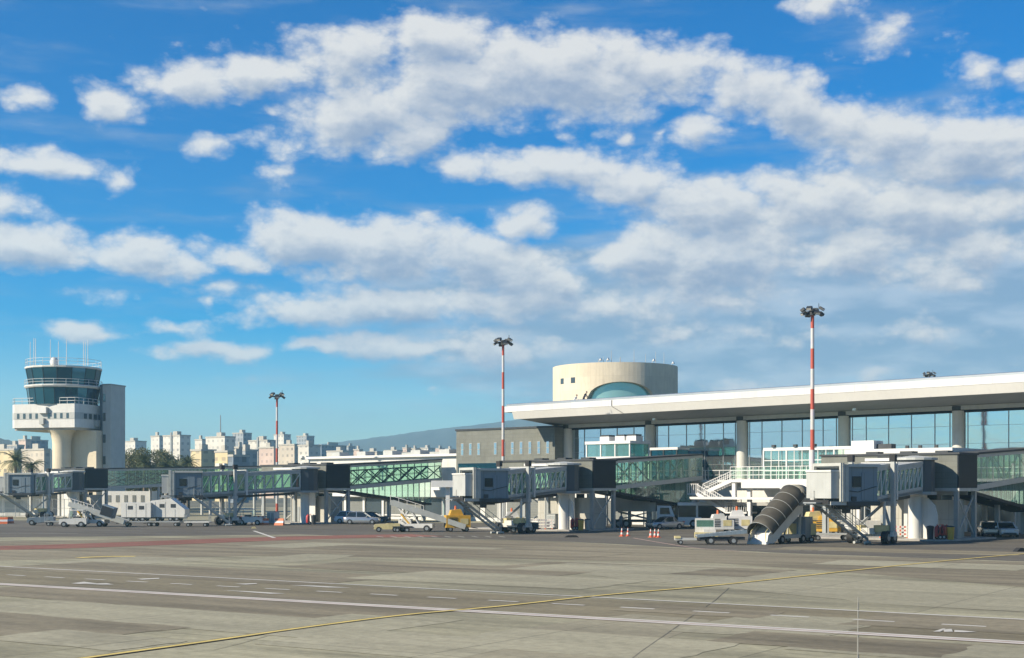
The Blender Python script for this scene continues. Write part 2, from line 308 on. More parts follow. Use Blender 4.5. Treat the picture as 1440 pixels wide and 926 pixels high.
def build_field():
    g=gnt; gi=g.nodes.new('NodeGroupInput'); go=g.nodes.new('NodeGroupOutput')
    def mt(op,a,b=None,clamp=False):
        n=g.nodes.new('ShaderNodeMath'); n.operation=op; n.use_clamp=clamp
        for i,x in enumerate((a,b)):
            if x is None: continue
            if isinstance(x,(int,float)): n.inputs[i].default_value=x
            else: g.links.new(x,n.inputs[i])
        return n.outputs[0]
    P=gi.outputs[0]
    def noise(sc_,det,stretch,rough=.6,seed=0):
        mp=g.nodes.new('ShaderNodeMapping'); mp.inputs['Scale'].default_value=(1/stretch,1,1); mp.inputs['Location'].default_value=(seed,seed*1.7,seed*.3); g.links.new(P,mp.inputs[0])
        n=g.nodes.new('ShaderNodeTexNoise'); n.inputs['Scale'].default_value=sc_; n.inputs['Detail'].default_value=det; n.inputs['Roughness'].default_value=rough; g.links.new(mp.outputs[0],n.inputs[0]); return n
    wn=noise(.55,3,1.6,.5,3.1)
    v1=g.nodes.new('ShaderNodeVectorMath'); v1.operation='SUBTRACT'; v1.inputs[1].default_value=(.5,.5,.5); g.links.new(wn.outputs['Color'],v1.inputs[0])
    v2=g.nodes.new('ShaderNodeVectorMath'); v2.operation='MULTIPLY'; v2.inputs[1].default_value=(2.0,1.0,0); g.links.new(v1.outputs[0],v2.inputs[0])
    v3=g.nodes.new('ShaderNodeVectorMath'); v3.operation='ADD'; g.links.new(P,v3.inputs[0]); g.links.new(v2.outputs[0],v3.inputs[1])
    acc=None
    for (px,py,rx,ry,rot,wt) in BLOBS:
        a,e=dirdeg(px,py); c=math.cos(math.radians(a))
        mp=g.nodes.new('ShaderNodeMapping'); mp.vector_type='TEXTURE'
        mp.inputs['Location'].default_value=(a,e,0); mp.inputs['Rotation'].default_value=(0,0,R(-rot)); mp.inputs['Scale'].default_value=(rx*PD*1.48,ry*PD*1.46,1)
        g.links.new(v3.outputs[0],mp.inputs[0])
        gr=g.nodes.new('ShaderNodeTexGradient'); gr.gradient_type='QUADRATIC_SPHERE' if False else 'SPHERICAL'; g.links.new(mp.outputs[0],gr.inputs[0])
        x=mt('MULTIPLY',gr.outputs['Fac'],wt)
        if acc is None: acc=x
        else:
            n=g.nodes.new('ShaderNodeMath'); n.operation='SMOOTH_MAX'; g.links.new(acc,n.inputs[0]); g.links.new(x,n.inputs[1]); n.inputs[2].default_value=.16; acc=n.outputs[0]
    n1=noise(.36,9,1.8,.56,0.0).outputs['Fac']
    wv=g.nodes.new('ShaderNodeVectorMath'); wv.operation='MULTIPLY_ADD'; wv.inputs[1].default_value=(.9,.55,0); g.links.new(v1.outputs[0],wv.inputs[0]); g.links.new(P,wv.inputs[2])
    mv=g.nodes.new('ShaderNodeMapping'); mv.inputs['Scale'].default_value=(.62,1,1); g.links.new(wv.outputs[0],mv.inputs[0])
    vo=g.nodes.new('ShaderNodeTexVoronoi'); vo.feature='SMOOTH_F1'; vo.voronoi_dimensions='2D'; vo.inputs['Scale'].default_value=.95; vo.inputs['Detail'].default_value=4; vo.inputs['Roughness'].default_value=.55; vo.inputs['Lacunarity'].default_value=2.1; vo.inputs['Smoothness'].default_value=.35; g.links.new(mv.outputs[0],vo.inputs['Vector'])
    n2=mt('SUBTRACT',1.0,vo.outputs['Distance'])
    nz=mt('ADD',mt('MULTIPLY',mt('SUBTRACT',n1,.5),1.05),mt('MULTIPLY',mt('SUBTRACT',n2,.47),.30))
    # away from the photographed part of the sky: scattered banks from noise alone
    sp=g.nodes.new('ShaderNodeSeparateXYZ'); g.links.new(P,sp.inputs[0])
    far=mt('ADD',mt('GREATER_THAN',mt('ABSOLUTE',sp.outputs[0]),27.0),mt('GREATER_THAN',sp.outputs[1],26.0),True)
    big=noise(.09,4,2.6,.5,9.0).outputs['Fac']
    lo_=g.nodes.new('ShaderNodeMapRange'); lo_.interpolation_type='SMOOTHSTEP'; g.links.new(sp.outputs[1],lo_.inputs[0])
    for i_,v_ in enumerate((22.0,11.0,.25,1.0)): lo_.inputs[i_+1].default_value=v_
    elsewhere=mt('MULTIPLY',mt('MULTIPLY',mt('MULTIPLY',mt('SUBTRACT',big,.40),3.0),far),lo_.outputs[0])
    g.links.new(mt('ADD',mt('MAXIMUM',acc,elsewhere),nz),go.inputs[0])
build_field()
def field(vec):
    n=nt.nodes.new('ShaderNodeGroup'); n.node_tree=gnt; L(nt,vec,n.inputs[0]); return n.outputs[0]
def shifted(dx,dy):
    n=nt.nodes.new('ShaderNodeVectorMath'); n.operation='ADD'; n.inputs[1].default_value=(dx,dy,0); L(nt,pos,n.inputs[0]); return n.outputs[0]
f0=field(pos); f1=field(shifted(-.28,.85))
dens=mrange(f0,.20,.66)
f2=field(shifted(-.14,.34))
base=mrange(f1,.18,1.02)                                   # depth of cloud standing towards the sun
grain=mrange(math_('SUBTRACT',f2,f0),-.26,.30)              # small lumps: lit on the sun side
lowband=mrange(math_('MULTIPLY',el,K),11,3.5)
sha=math_('ADD',math_('ADD',math_('MULTIPLY',base,.66),math_('MULTIPLY',math_('SUBTRACT',grain,.34),.40)),math_('MULTIPLY',lowband,.30),True)
mxc=N(nt,'ShaderNodeMix',data_type='RGBA'); mxc.inputs['A'].default_value=(CL,CL*.985,CL*.955,1); mxc.inputs['B'].default_value=(CL*.36,CL*.455,CL*.64,1); L(nt,sha,mxc.inputs['Factor'])
# thin grey layer low over the terminal side
vacc=None
for (px,py,rx,ry,wt) in ((1000,470,460,130,1.25),(1330,430,380,210,1.4),(760,480,240,80,.95),(1150,330,340,95,.75),(560,400,220,60,.45),(1240,200,220,50,.35)):
    a,e=dirdeg(px,py); mp=nt.nodes.new('ShaderNodeMapping'); mp.vector_type='TEXTURE'; mp.inputs['Location'].default_value=(a,e,0); mp.inputs['Scale'].default_value=(rx*PD*1.4,ry*PD*1.4,1); L(nt,pos,mp.inputs[0])
    gr=nt.nodes.new('ShaderNodeTexGradient'); gr.gradient_type='SPHERICAL'; L(nt,mp.outputs[0],gr.inputs[0]); x=math_('MULTIPLY',gr.outputs['Fac'],wt); vacc=x if vacc is None else math_('SMOOTH_MAX',vacc,x,.2)
mpv=nt.nodes.new('ShaderNodeMapping'); mpv.inputs['Scale'].default_value=(.16,.8,1); L(nt,pos,mpv.inputs[0])
nv=N(nt,'ShaderNodeTexNoise',Scale=1.0,Detail=5.0,Roughness=.55); L(nt,mpv.outputs[0],nv.inputs['Vector'])
veil=mrange(math_('ADD',vacc,math_('MULTIPLY',math_('SUBTRACT',nv.outputs['Fac'],.5),1.3)),.05,.75)
mpb=nt.nodes.new('ShaderNodeMapping'); mpb.inputs['Scale'].default_value=(.35,1.1,1); mpb.inputs['Location'].default_value=(4,7,0); L(nt,pos,mpb.inputs[0])
nb=N(nt,'ShaderNodeTexNoise',Scale=.8,Detail=4.0,Roughness=.5); L(nt,mpb.outputs[0],nb.inputs['Vector'])
mxv=N(nt,'ShaderNodeMix',data_type='RGBA'); mxv.inputs['A'].default_value=(2.3,3.05,4.1,1); mxv.inputs['B'].default_value=(4.1,4.6,5.3,1); L(nt,mrange(nb.outputs['Fac'],.40,.68),mxv.inputs['Factor'])
hs=N(nt,'ShaderNodeHueSaturation',Saturation=2.15,Hue=.5); L(nt,sky.outputs[0],hs.inputs['Color'])
gm=N(nt,'ShaderNodeMix',data_type='RGBA',blend_type='MULTIPLY'); gm.inputs['Factor'].default_value=1; L(nt,hs.outputs[0],gm.inputs['A']); tn=N(nt,'ShaderNodeMix',data_type='RGBA'); tn.inputs['A'].default_value=(.70,.80,1.0,1); tn.inputs['B'].default_value=SKYTINT; L(nt,mrange(math_('MULTIPLY',el,K),1.0,10.0),tn.inputs['Factor']); L(nt,tn.outputs['Result'],gm.inputs['B'])
mxs=N(nt,'ShaderNodeMix',data_type='RGBA'); mxw=N(nt,'ShaderNodeMix',data_type='RGBA'); L(nt,math_('MULTIPLY',veil,.85),mxw.inputs['Factor']); L(nt,gm.outputs['Result'],mxw.inputs['A']); L(nt,mxv.outputs['Result'],mxw.inputs['B'])
L(nt,math_('MULTIPLY',dens,.92),mxs.inputs['Factor']); L(nt,mxw.outputs['Result'],mxs.inputs['A']); L(nt,mxc.outputs['Result'],mxs.inputs['B'])
bg=N(nt,'ShaderNodeBackground',Strength=SKY_S); L(nt,mxs.outputs['Result'],bg.inputs['Color']); L(nt,bg.outputs[0],out.inputs['Surface'])
w.cycles.sampling_method='MANUAL'; w.cycles.sample_map_resolution=1024
# ---------------------------------------------------------------- ground
def groundmat(name, col, col2, streak=.35, crack=True, big=.03, rough=.85):
    m,nt,out=nodes(name); col=mul(col,AK); col2=mul(col2,AK); b=N(nt,'ShaderNodeBsdfPrincipled',Roughness=rough); b.inputs['Specular IOR Level'].default_value=.25
    ge=N(nt,'ShaderNodeNewGeometry')
    mp=N(nt,'ShaderNodeMapping'); mp.inputs['Rotation'].default_value=(0,0,-SR-R(8)); L(nt,ge.outputs['Position'],mp.inputs[0])
    mp2=N(nt,'ShaderNodeMapping'); mp2.inputs['Scale'].default_value=(.12,1,1); L(nt,mp.outputs[0],mp2.inputs[0])
    a=N(nt,'ShaderNodeTexNoise',Scale=big,Detail=7.0,Roughness=.6); L(nt,mp.outputs[0],a.inputs['Vector'])
    s=N(nt,'ShaderNodeTexNoise',Scale=.45,Detail=6.0,Roughness=.65); L(nt,mp2.outputs[0],s.inputs['Vector'])
    s2=N(nt,'ShaderNodeTexNoise',Scale=2.6,Detail=6.0,Roughness=.75); L(nt,mp.outputs[0],s2.inputs['Vector'])
    r=N(nt,'ShaderNodeMapRange'); r.inputs['From Min'].default_value=.36; r.inputs['From Max'].default_value=.64; L(nt,a.outputs['Fac'],r.inputs['Value'])
    mx=N(nt,'ShaderNodeMix',data_type='RGBA'); mx.inputs['A'].default_value=rgb(col); mx.inputs['B'].default_value=rgb(col2); L(nt,r.outputs[0],mx.inputs['Factor'])
    r2=N(nt,'ShaderNodeMapRange'); r2.inputs['From Min'].default_value=.3; r2.inputs['From Max'].default_value=.7; r2.inputs['To Min'].default_value=1-streak; r2.inputs['To Max'].default_value=1+streak; L(nt,s.outputs['Fac'],r2.inputs['Value'])
    r3=N(nt,'ShaderNodeMapRange'); r3.inputs['From Min'].default_value=.3; r3.inputs['From Max'].default_value=.7; r3.inputs['To Min'].default_value=.78; r3.inputs['To Max'].default_value=1.22; L(nt,s2.outputs['Fac'],r3.inputs['Value'])
    mu=N(nt,'ShaderNodeMath',operation='MULTIPLY'); L(nt,r2.outputs[0],mu.inputs[0]); L(nt,r3.outputs[0],mu.inputs[1])
    val=mu.outputs[0]
    # tyre and oil stains
    st=N(nt,'ShaderNodeTexNoise',Scale=.11,Detail=5.0,Roughness=.7); mp3=N(nt,'ShaderNodeMapping'); mp3.inputs['Scale'].default_value=(.3,1,1); mp3.inputs['Location'].default_value=(40,13,0); L(nt,mp.outputs[0],mp3.inputs[0]); L(nt,mp3.outputs[0],st.inputs['Vector'])
    r4=N(nt,'ShaderNodeMapRange'); r4.inputs['From Min'].default_value=.56; r4.inputs['From Max'].default_value=.72; r4.inputs['To Min'].default_value=1; r4.inputs['To Max'].default_value=.66; L(nt,st.outputs['Fac'],r4.inputs['Value'])
    m5=N(nt,'ShaderNodeMath',operation='MULTIPLY'); L(nt,val,m5.inputs[0]); L(nt,r4.outputs[0],m5.inputs[1]); val=m5.outputs[0]
    if crack:
        bt=N(nt,'ShaderNodeTexBrick',Scale=1.0); bt.offset=0; bt.inputs['Brick Width'].default_value=7.5; bt.inputs['Row Height'].default_value=7.5; bt.inputs['Mortar Size'].default_value=.05; bt.inputs['Mortar Smooth'].default_value=.5
        bt.inputs['Color1'].default_value=(1,1,1,1); bt.inputs['Color2'].default_value=(.88,.88,.88,1); bt.inputs['Mortar'].default_value=(.62,.62,.62,1); L(nt,mp.outputs[0],bt.inputs['Vector'])
        m6=N(nt,'ShaderNodeMath',operation='MULTIPLY'); L(nt,val,m6.inputs[0]); L(nt,bt.outputs['Color'],m6.inputs[1]); val=m6.outputs[0]
    vm=N(nt,'ShaderNodeVectorMath',operation='SCALE'); L(nt,mx.outputs['Result'],vm.inputs[0]); L(nt,val,vm.inputs['Scale'])
    L(nt,vm.outputs[0],b.inputs['Base Color'])
    bp=N(nt,'ShaderNodeBump',Strength=.25); bp.inputs['Distance'].default_value=.02; L(nt,s2.outputs['Fac'],bp.inputs['Height']); L(nt,bp.outputs[0],b.inputs['Normal'])
    L(nt,b.outputs[0],out.inputs['Surface']); return m
def struct(mb,name,m,label=None):
    o=mb.build(name,m,normals=False); o['kind']='structure'
    return o
def sheet(pts,z): 
    mb=MB(); p=[(x,y,z) for x,y in pts]
    a=sum(p[i][0]*p[(i+1)%len(p)][1]-p[(i+1)%len(p)][0]*p[i][1] for i in range(len(p)))
    if a<0: p=p[::-1]
    mb.quad(*p); return mb
def ribbon(pts, wd, z, mb=None):
    z+=.006                                            # paint lies on top of every paving sheet
    mb=mb or MB(); n=len(pts); Ls=[];Rs=[]
    for i in range(n):
        a=Vector(pts[max(i-1,0)]); b=Vector(pts[min(i+1,n-1)]); d=(b-a).normalized(); q=Vector((-d.y,d.x))*wd/2; c=Vector(pts[i])
        Ls.append(c+q); Rs.append(c-q)
    for i in range(n-1): mb.quad((*Rs[i],z),(*Rs[i+1],z),(*Ls[i+1],z),(*Ls[i],z))
    return mb
def rough_poly(pts, z, step=3.0, amp=.35):         # patch of paving with a slightly uneven edge
    out=[]
    for i in range(len(pts)):
        a=Vector(pts[i]); b=Vector(pts[(i+1)%len(pts)]); n=max(1,int((b-a).length/step))
        for k in range(n):
            p=a.lerp(b,k/n); out.append((p.x+random.uniform(-amp,amp)*.3,p.y+random.uniform(-amp,amp)))
    mb=MB(); a=sum(out[i][0]*out[(i+1)%len(out)][1]-out[(i+1)%len(out)][0]*out[i][1] for i in range(len(out)))
    if a<0: out=out[::-1]
    mb.quad(*[(x,y,z) for x,y in out]); return mb
g_ap=groundmat('weathered apron concrete',(.32,.298,.202),(.395,.368,.25),.38)
g_dark=groundmat('asphalt with tyre wear',(.215,.185,.125),(.29,.255,.175),.36,False)
g_light=groundmat('pale concrete slabs',(.37,.345,.24),(.43,.40,.285),.16)
g_far=groundmat('grey asphalt',(.125,.112,.09),(.165,.15,.12),.25,False)
g_red=groundmat('worn red road paint',(.24,.105,.075),(.30,.14,.10),.25,False,.1)
g_kerb=mat('kerb concrete',(.42,.40,.36),.85,0,.2,.8,.2)
land=mat('dry land',(.16,.15,.10),.95,0,.3,.01)
struct(sheet([(-4800,-2500),(4800,-2500),(4800,6000),(-4800,6000)],-.02),'ground',land)
struct(sheet([(-700,-300),(700,-300),(700,330),(-700,330)],0),'apron',g_ap)
GP=lambda L_:[G(x,y) for x,y in L_]
# asphalt road belt and stand area between the gates and the taxi line
struct(rough_poly(GP([(-700,766),(0,756),(420,752),(800,762),(1100,778),(1500,792),(2100,812),(2100,756),(1440,742),(900,737),(-700,728)]),.004),'stand_asphalt',g_far)
struct(rough_poly(GP([(-400,770),(420,753),(800,763),(1100,779),(1500,793),(2000,806),(2000,842),(1440,826),(1200,806),(1010,792),(700,786),(360,782),(-400,796)]),.004),'service_asphalt',g_dark)
struct(rough_poly(GP([(-250,806),(0,802),(330,815),(720,837),(1030,851),(1440,871),(1800,886),(1800,925),(1440,905),(720,863),(0,822),(-250,808)]),.004),'taxi_asphalt',groundmat('taxi lane asphalt',(.225,.195,.125),(.275,.24,.155),.25,False))
struct(rough_poly(GP([(715,793),(800,790),(1010,796),(1200,811),(1440,829),(1800,852),(1800,884),(1440,862),(1250,850),(1205,848),(1190,843),(1010,827),(875,815)]),.008),'concrete_slab_band',g_light)
struct(rough_poly(GP([(330,788),(430,779),(500,781),(470,787),(380,793)]),.008),'concrete_patch',g_light)
struct(rough_poly(GP([(60,793),(180,783),(240,784),(330,786),(160,797)]),.008),'concrete_repair_patch',g_light)
struct(rough_poly(GP([(580,926),(760,880),(890,864),(1000,872),(905,915),(880,940),(600,960)]),.006,1.2,.15),'pale_slab',groundmat('sun bleached slab',(.34,.31,.215),(.39,.355,.25),.15))
# painted lines
p_white=mat('worn white road paint',(.66,.63,.56),.7,0,.16,.8); p_pink=mat('worn pink road paint',(.52,.36,.30),.75,0,.15,.8); p_yel=mat('worn yellow road paint',(.78,.60,.17),.7,0,.2,.6); p_dark=mat('black line border',(.07,.06,.045),.85,0,.2,1); p_joint=mat('joint sealant',(.22,.20,.145),.85,0,.3,2); p_pale=mat('faded marking paint',(.46,.44,.38),.8,0,.25,.5)
def ext(a,b,k0,k1):
    a=Vector(a);b=Vector(b); return [a+(b-a)*(k0+(k1-k0)*i/24) for i in range(25)]
thin=ext(G(0,797),G(1440,872),-.8,1.35); thick=ext(G(0,822),G(1440,905),-.8,1.3)
struct(ribbon(thin,.26,.013),'thin_white_line',p_white)
struct(ribbon(thick,.86,.012),'pink_line_border',p_pink)
tv=(thick[-1]-thick[0]).normalized(); tn=Vector((-tv.y,tv.x))
for k,nm in ((.24,'thick_white_line'),(-.24,'thick_white_line')): struct(ribbon([p+tn*k for p in thick],.30,.016),nm,p_white)
d0=Vector(G(10,809)); d1=Vector(G(1425,884)); dv=(d1-d0).normalized()
mb=MB(); k=-30.0; ln=(d1-d0).length
pa=Vector(G(732,846.5)); pb=Vector(G(760,848)); 
for i in range(-30,75):
    a=d0+dv*(i*3.05); ribbon([a,a+dv*1.45],.24,.013,mb)
struct(mb,'dashed_white_line',p_white)
ye=GP([(-300,985),(130,925),(300,902),(415,885),(560,866),(660,857.5),(720,852),(845,837.5),(1000,825),(1170,806),(1300,792),(1440,779),(1600,768),(1800,759)])
def smooth(pts,it=3):
    for _ in range(it):
        q=[pts[0]]
        for a,b in zip(pts,pts[1:]): q+= [(a[0]*.75+b[0]*.25,a[1]*.75+b[1]*.25),(a[0]*.25+b[0]*.75,a[1]*.25+b[1]*.75)]
        q.append(pts[-1]); pts=q
    return pts
ye=smooth(ye); struct(ribbon(ye,.40,.017),'taxiway_line_border',p_dark); struct(ribbon(ye,.24,.021),'yellow_taxiway_line',p_yel)
struct(ribbon(smooth(GP([(-300,772),(0,772),(200,765),(400,757),(600,753)])),7.5,.009),'red_service_lane',g_red)
struct(ribbon(GP([(357,747),(386,757)]),.35,.013),'stand_line',p_white)
struct(ribbon(smooth(GP([(890,757),(930,764),(980,772),(1040,776)])),.25,.014),'stand_lead_line',p_pink)
struct(ribbon(smooth(GP([(110,785),(150,783),(190,783)])),.8,.013),'yellow_stand_mark',p_yel)
struct(ribbon(GP([(-20,750.5),(110,751)]),.35,.013),'far_stand_line',p_pale)
mb=MB()
for x in range(840,1240,45): ribbon(GP([(x,773.5+(x-840)*.002),(x+16,773.8+(x-840)*.002)]),.22,.013,mb)
for x in range(530,720,19): ribbon(GP([(x,754.5),(x+9,756)]),.22,.013,mb)
for x in range(1130,1180,20): ribbon(GP([(x,775),(x+12,775.3)]),.22,.013,mb)
struct(mb,'stand_dash_marks',p_pale)
mb=MB()
for a in ([(100,821.3),(118,819),(136,821.3),(112,822)],[(120,822),(150,821),(160,823),(140,823)],[(192,815),(224,813.6),(224,814.8),(200,816)],
          [(407,823.8),(440,824.3),(495,827.5),(460,827)],[(313,831),(345,832.3),(402,835.6),(380,836)],[(330,822),(360,821),(362,822),(345,823)],
          [(1312,889.5),(1326,885),(1330,885.5),(1322,889.6)],[(1326,886.5),(1338,885.6),(1340,889.5),(1328,889.8)],[(1342,887.2),(1355,888),(1374,890),(1356,890.4),(1342,890)]):
    mb.quad(*[(*G(x,y),.0235) for x,y in a])
struct(mb,'painted_road_arrow',p_white)
mb=MB()
for a in ([(1025,827),(1005,845),(960,876),(900,918),(860,950)],[(0,925),(120,910),(240,896)],[(250,918),(300,915),(340,905),(375,895)]):
    ribbon(GP(a),.032,.010,mb)
struct(mb,'slab_joint',p_joint)
struct(ribbon(GP([(1206.5,840),(1206,926),(1205,1000)]),.035,.011),'pale_joint_edge',mat('pale joint filler',(.44,.41,.31),.85))
# repairs: panels of paving laid at other times, and darker worn tracks
rp=random.Random(3)
ta=SR+R(8); tx,ty=math.cos(ta),math.sin(ta)
def panels(cells,z,name,m):
    mb=MB()
    for ci,(px,py,w_,d_) in enumerate(cells):
        z+=.0005
        x,y=G(px,py); q=[(-w_/2,-d_/2),(w_/2,-d_/2),(w_/2,d_/2),(-w_/2,d_/2)]; pts=[]
        for i in range(4):
            a,b=q[i],q[(i+1)%4]
            for k in range(6):
                t=k/6; u=a[0]+(b[0]-a[0])*t+rp.uniform(-.12,.12); v=a[1]+(b[1]-a[1])*t+rp.uniform(-.12,.12); pts.append((x+u*tx-v*ty,y+u*ty+v*tx,z))
        mb.quad(*pts)
    struct(mb,name,m)
panels([(330,868,15,7.5),(60,860,9,7),(560,905,7,5),(820,905,8,5),(1300,915,7,4),(120,900,6,3),(1100,880,5,7.5),(700,815,14,7.5),(1300,795,12,6),(520,770,20,9),(860,800,10,7)],.009,'pale_repair_panels',g_light)
panels([(230,842,22,6),(450,850,12,5),(40,880,10,5),(900,800,16,7),(620,800,18,8),(260,805,25,8),(1180,905,7,3.5),(1400,880,9,5),(980,860,6,3),(1260,775,18,6),(640,775,26,7)],.0098,'dark_repair_panels',g_dark)
# mountain
mmat=mat('mountain slope',(.075,.08,.06),.95,0,.3,.004,bump=.0)
def ridge(prof,Y,name,m,depth):
    mb=MB(); n=len(prof); nd=9; vs=[]
    for j in range(nd):
        t=j/(nd-1)
        for i,(px,py) in enumerate(prof):
            x=WX(px,Y); h=WZ(py,Y)*(math.sin(t*math.pi*.5)**1.1); h+= 0 if j==0 or j>nd-4 else math.sin(i*1.3+j*2.3)*WZ(py,Y)*.03
            vs.append((x,Y-depth*(1-t),h if j else -3))
    for i,(px,py) in enumerate(prof): vs.append((WX(px,Y),Y+depth*.8,-3))
    fs=[(j*n+i,j*n+i+1,(j+1)*n+i+1,(j+1)*n+i) for j in range(nd) for i in range(n-1)]
    mb.add(vs,fs); o=mb.build(name,m,smooth=True); o['kind']='structure'; return o
def fine(prof,k=6,amp=.5):
    out=[]
    for a,b in zip(prof,prof[1:]):
        for i in range(k): out.append((a[0]+(b[0]-a[0])*i/k, a[1]+(b[1]-a[1])*i/k+random.uniform(-amp,amp)))
    return out+[prof[-1]]
ridge(fine([(250,640),(420,630),(490,622),(530,617),(560,613),(600,607),(640,602.5),(680,598),(720,592.5),(760,587),(800,584),(900,580),(1000,578),(1150,577),(1300,577),(1500,580),(1700,595),(1900,620),(2100,640)]),3300,'mountain',mmat,900)
ridge(fine([(-300,625),(-100,612),(0,617),(15,620),(40,628),(80,634),(160,640),(260,640)],5,.8),1500,'hill',mmat,350)
# air
hz=MB().box(-4700,4700,-1200,4600,-1.2,206).build('haze',M['white']); hz['kind']='stuff'
m,nt,out=nodes('air'); pv=N(nt,'ShaderNodeVolumePrincipled'); pv.inputs['Color'].default_value=(.42,.79,1,1); pv.inputs['Density'].default_value=HAZE; pv.inputs['Anisotropy'].default_value=.2
L(nt,pv.outputs[0],out.inputs['Volume']); hz.data.materials.clear(); hz.data.materials.append(m)
# ---------------------------------------------------------------- gates: block on legs, glazed walkway, boarding bridge
NODE_P={}
def gate_block(c, label, key, Ln=13.5):
    """grey clad block on steel legs; local x along the terminal, corner at 0, y away from the apron"""
    o=thing('gate_block',label,'gate building',S(c,-.84),SR,'grey gate blocks on legs')
    NODE_P[key]=o
    MB().box(-Ln,-.12,0,4.1,4.62,7.62).build('hall',M['grey_clad'],o)
    MB().box(-.119,.0,.0,4.1,4.62,7.62).build('end_wall',M['dark_and_shade'],o)  # shaded end of the hall, its shade put into the colour
    rf=MB().box(-Ln-.15,.12,-.12,4.25,7.62,7.80).build('roof',M['roofdark'],o)
    for k in range(3):
        x=-2.2-k*3.4; MB().box(x-.6,x+.6,1.4,2.6,7.80,8.02).build('roof_hatch',M['darkmetal'],rf)
    MB().box(-Ln-.1,.1,-.1,4.2,4.34,4.62).build('floor_slab',M['lightgrey'],o)
    for x in (-.25,-6.5,-Ln+.3):
        for y in (.15,3.95):
            MB().box(x-.19,x+.19,y-.19,y+.19,0,4.34).build('leg',M['grey'],o)
    for a,b in (((-.25,.15),(-.25,3.95)),((-6.5,3.95),(-Ln+.3,3.95))):
        m=MB(); m.bar((*a,.3),(*b,4.1),.12); m.bar((*a,4.1),(*b,.3),.12); m.build('cross_brace',M['lightgrey'],o)
    for y in (.6,3.2): MB().box(-Ln+.6,-.6,y,y+.25,4.0,4.33).build('floor_beam',M['grey'],o)
    m=MB()
    m.box(-9.2,-1.0,1.6,3.6,0,3.55); bw=m.build('base_room',M['concrete_panel'],o)
    MB().box(-8.2,-7.3,1.55,1.598,0,2.1).build('door',M['grey'],bw)
    for k in range(5): MB().box(-8.6+k*1.5,-7.5+k*1.5,2.2,2.3,3.552,3.98).build('clerestory_window',M['window'],bw)
    # vestibule that meets the boarding bridge
    v=MB().box(-7.4,-3.9,-2.3,-.02,4.5,7.05).build('vestibule',M['lightgrey'],o)
    MB().box(-7.7,-3.6,-2.6,-.02,7.05,7.32).build('vestibule_roof',M['white_clean'],v)
    MB().box(-6.9,-4.6,-1.7,-.9,7.32,7.5).build('air_unit',M['darkmetal'],v)
    # white blast screens round the bridge column
    pr=[(-2.6,0),(-1.0,0),(-1.0,2.2),(-1.25,3.1),(-1.9,3.75),(-2.6,3.85)]
    MB().prism(pr,-2.2,-2.05).build('blast_screen',M['white'],o)
    pr=[(-5.6,0),(-3.4,0),(-3.4,4.1),(-5.6,4.1)]
    MB().prism(pr,.95,1.1).build('blast_screen',M['white'],o)
    MB().path([(-6.0,-.9,4.34),(-6.0,-.9,0)],.09).build('drain_pipe',M['lightgrey'],o); MB().path([(-Ln+.9,-.3,4.34),(-Ln+.9,-.3,0)],.07).build('drain_pipe',M['lightgrey'],o)
    return o
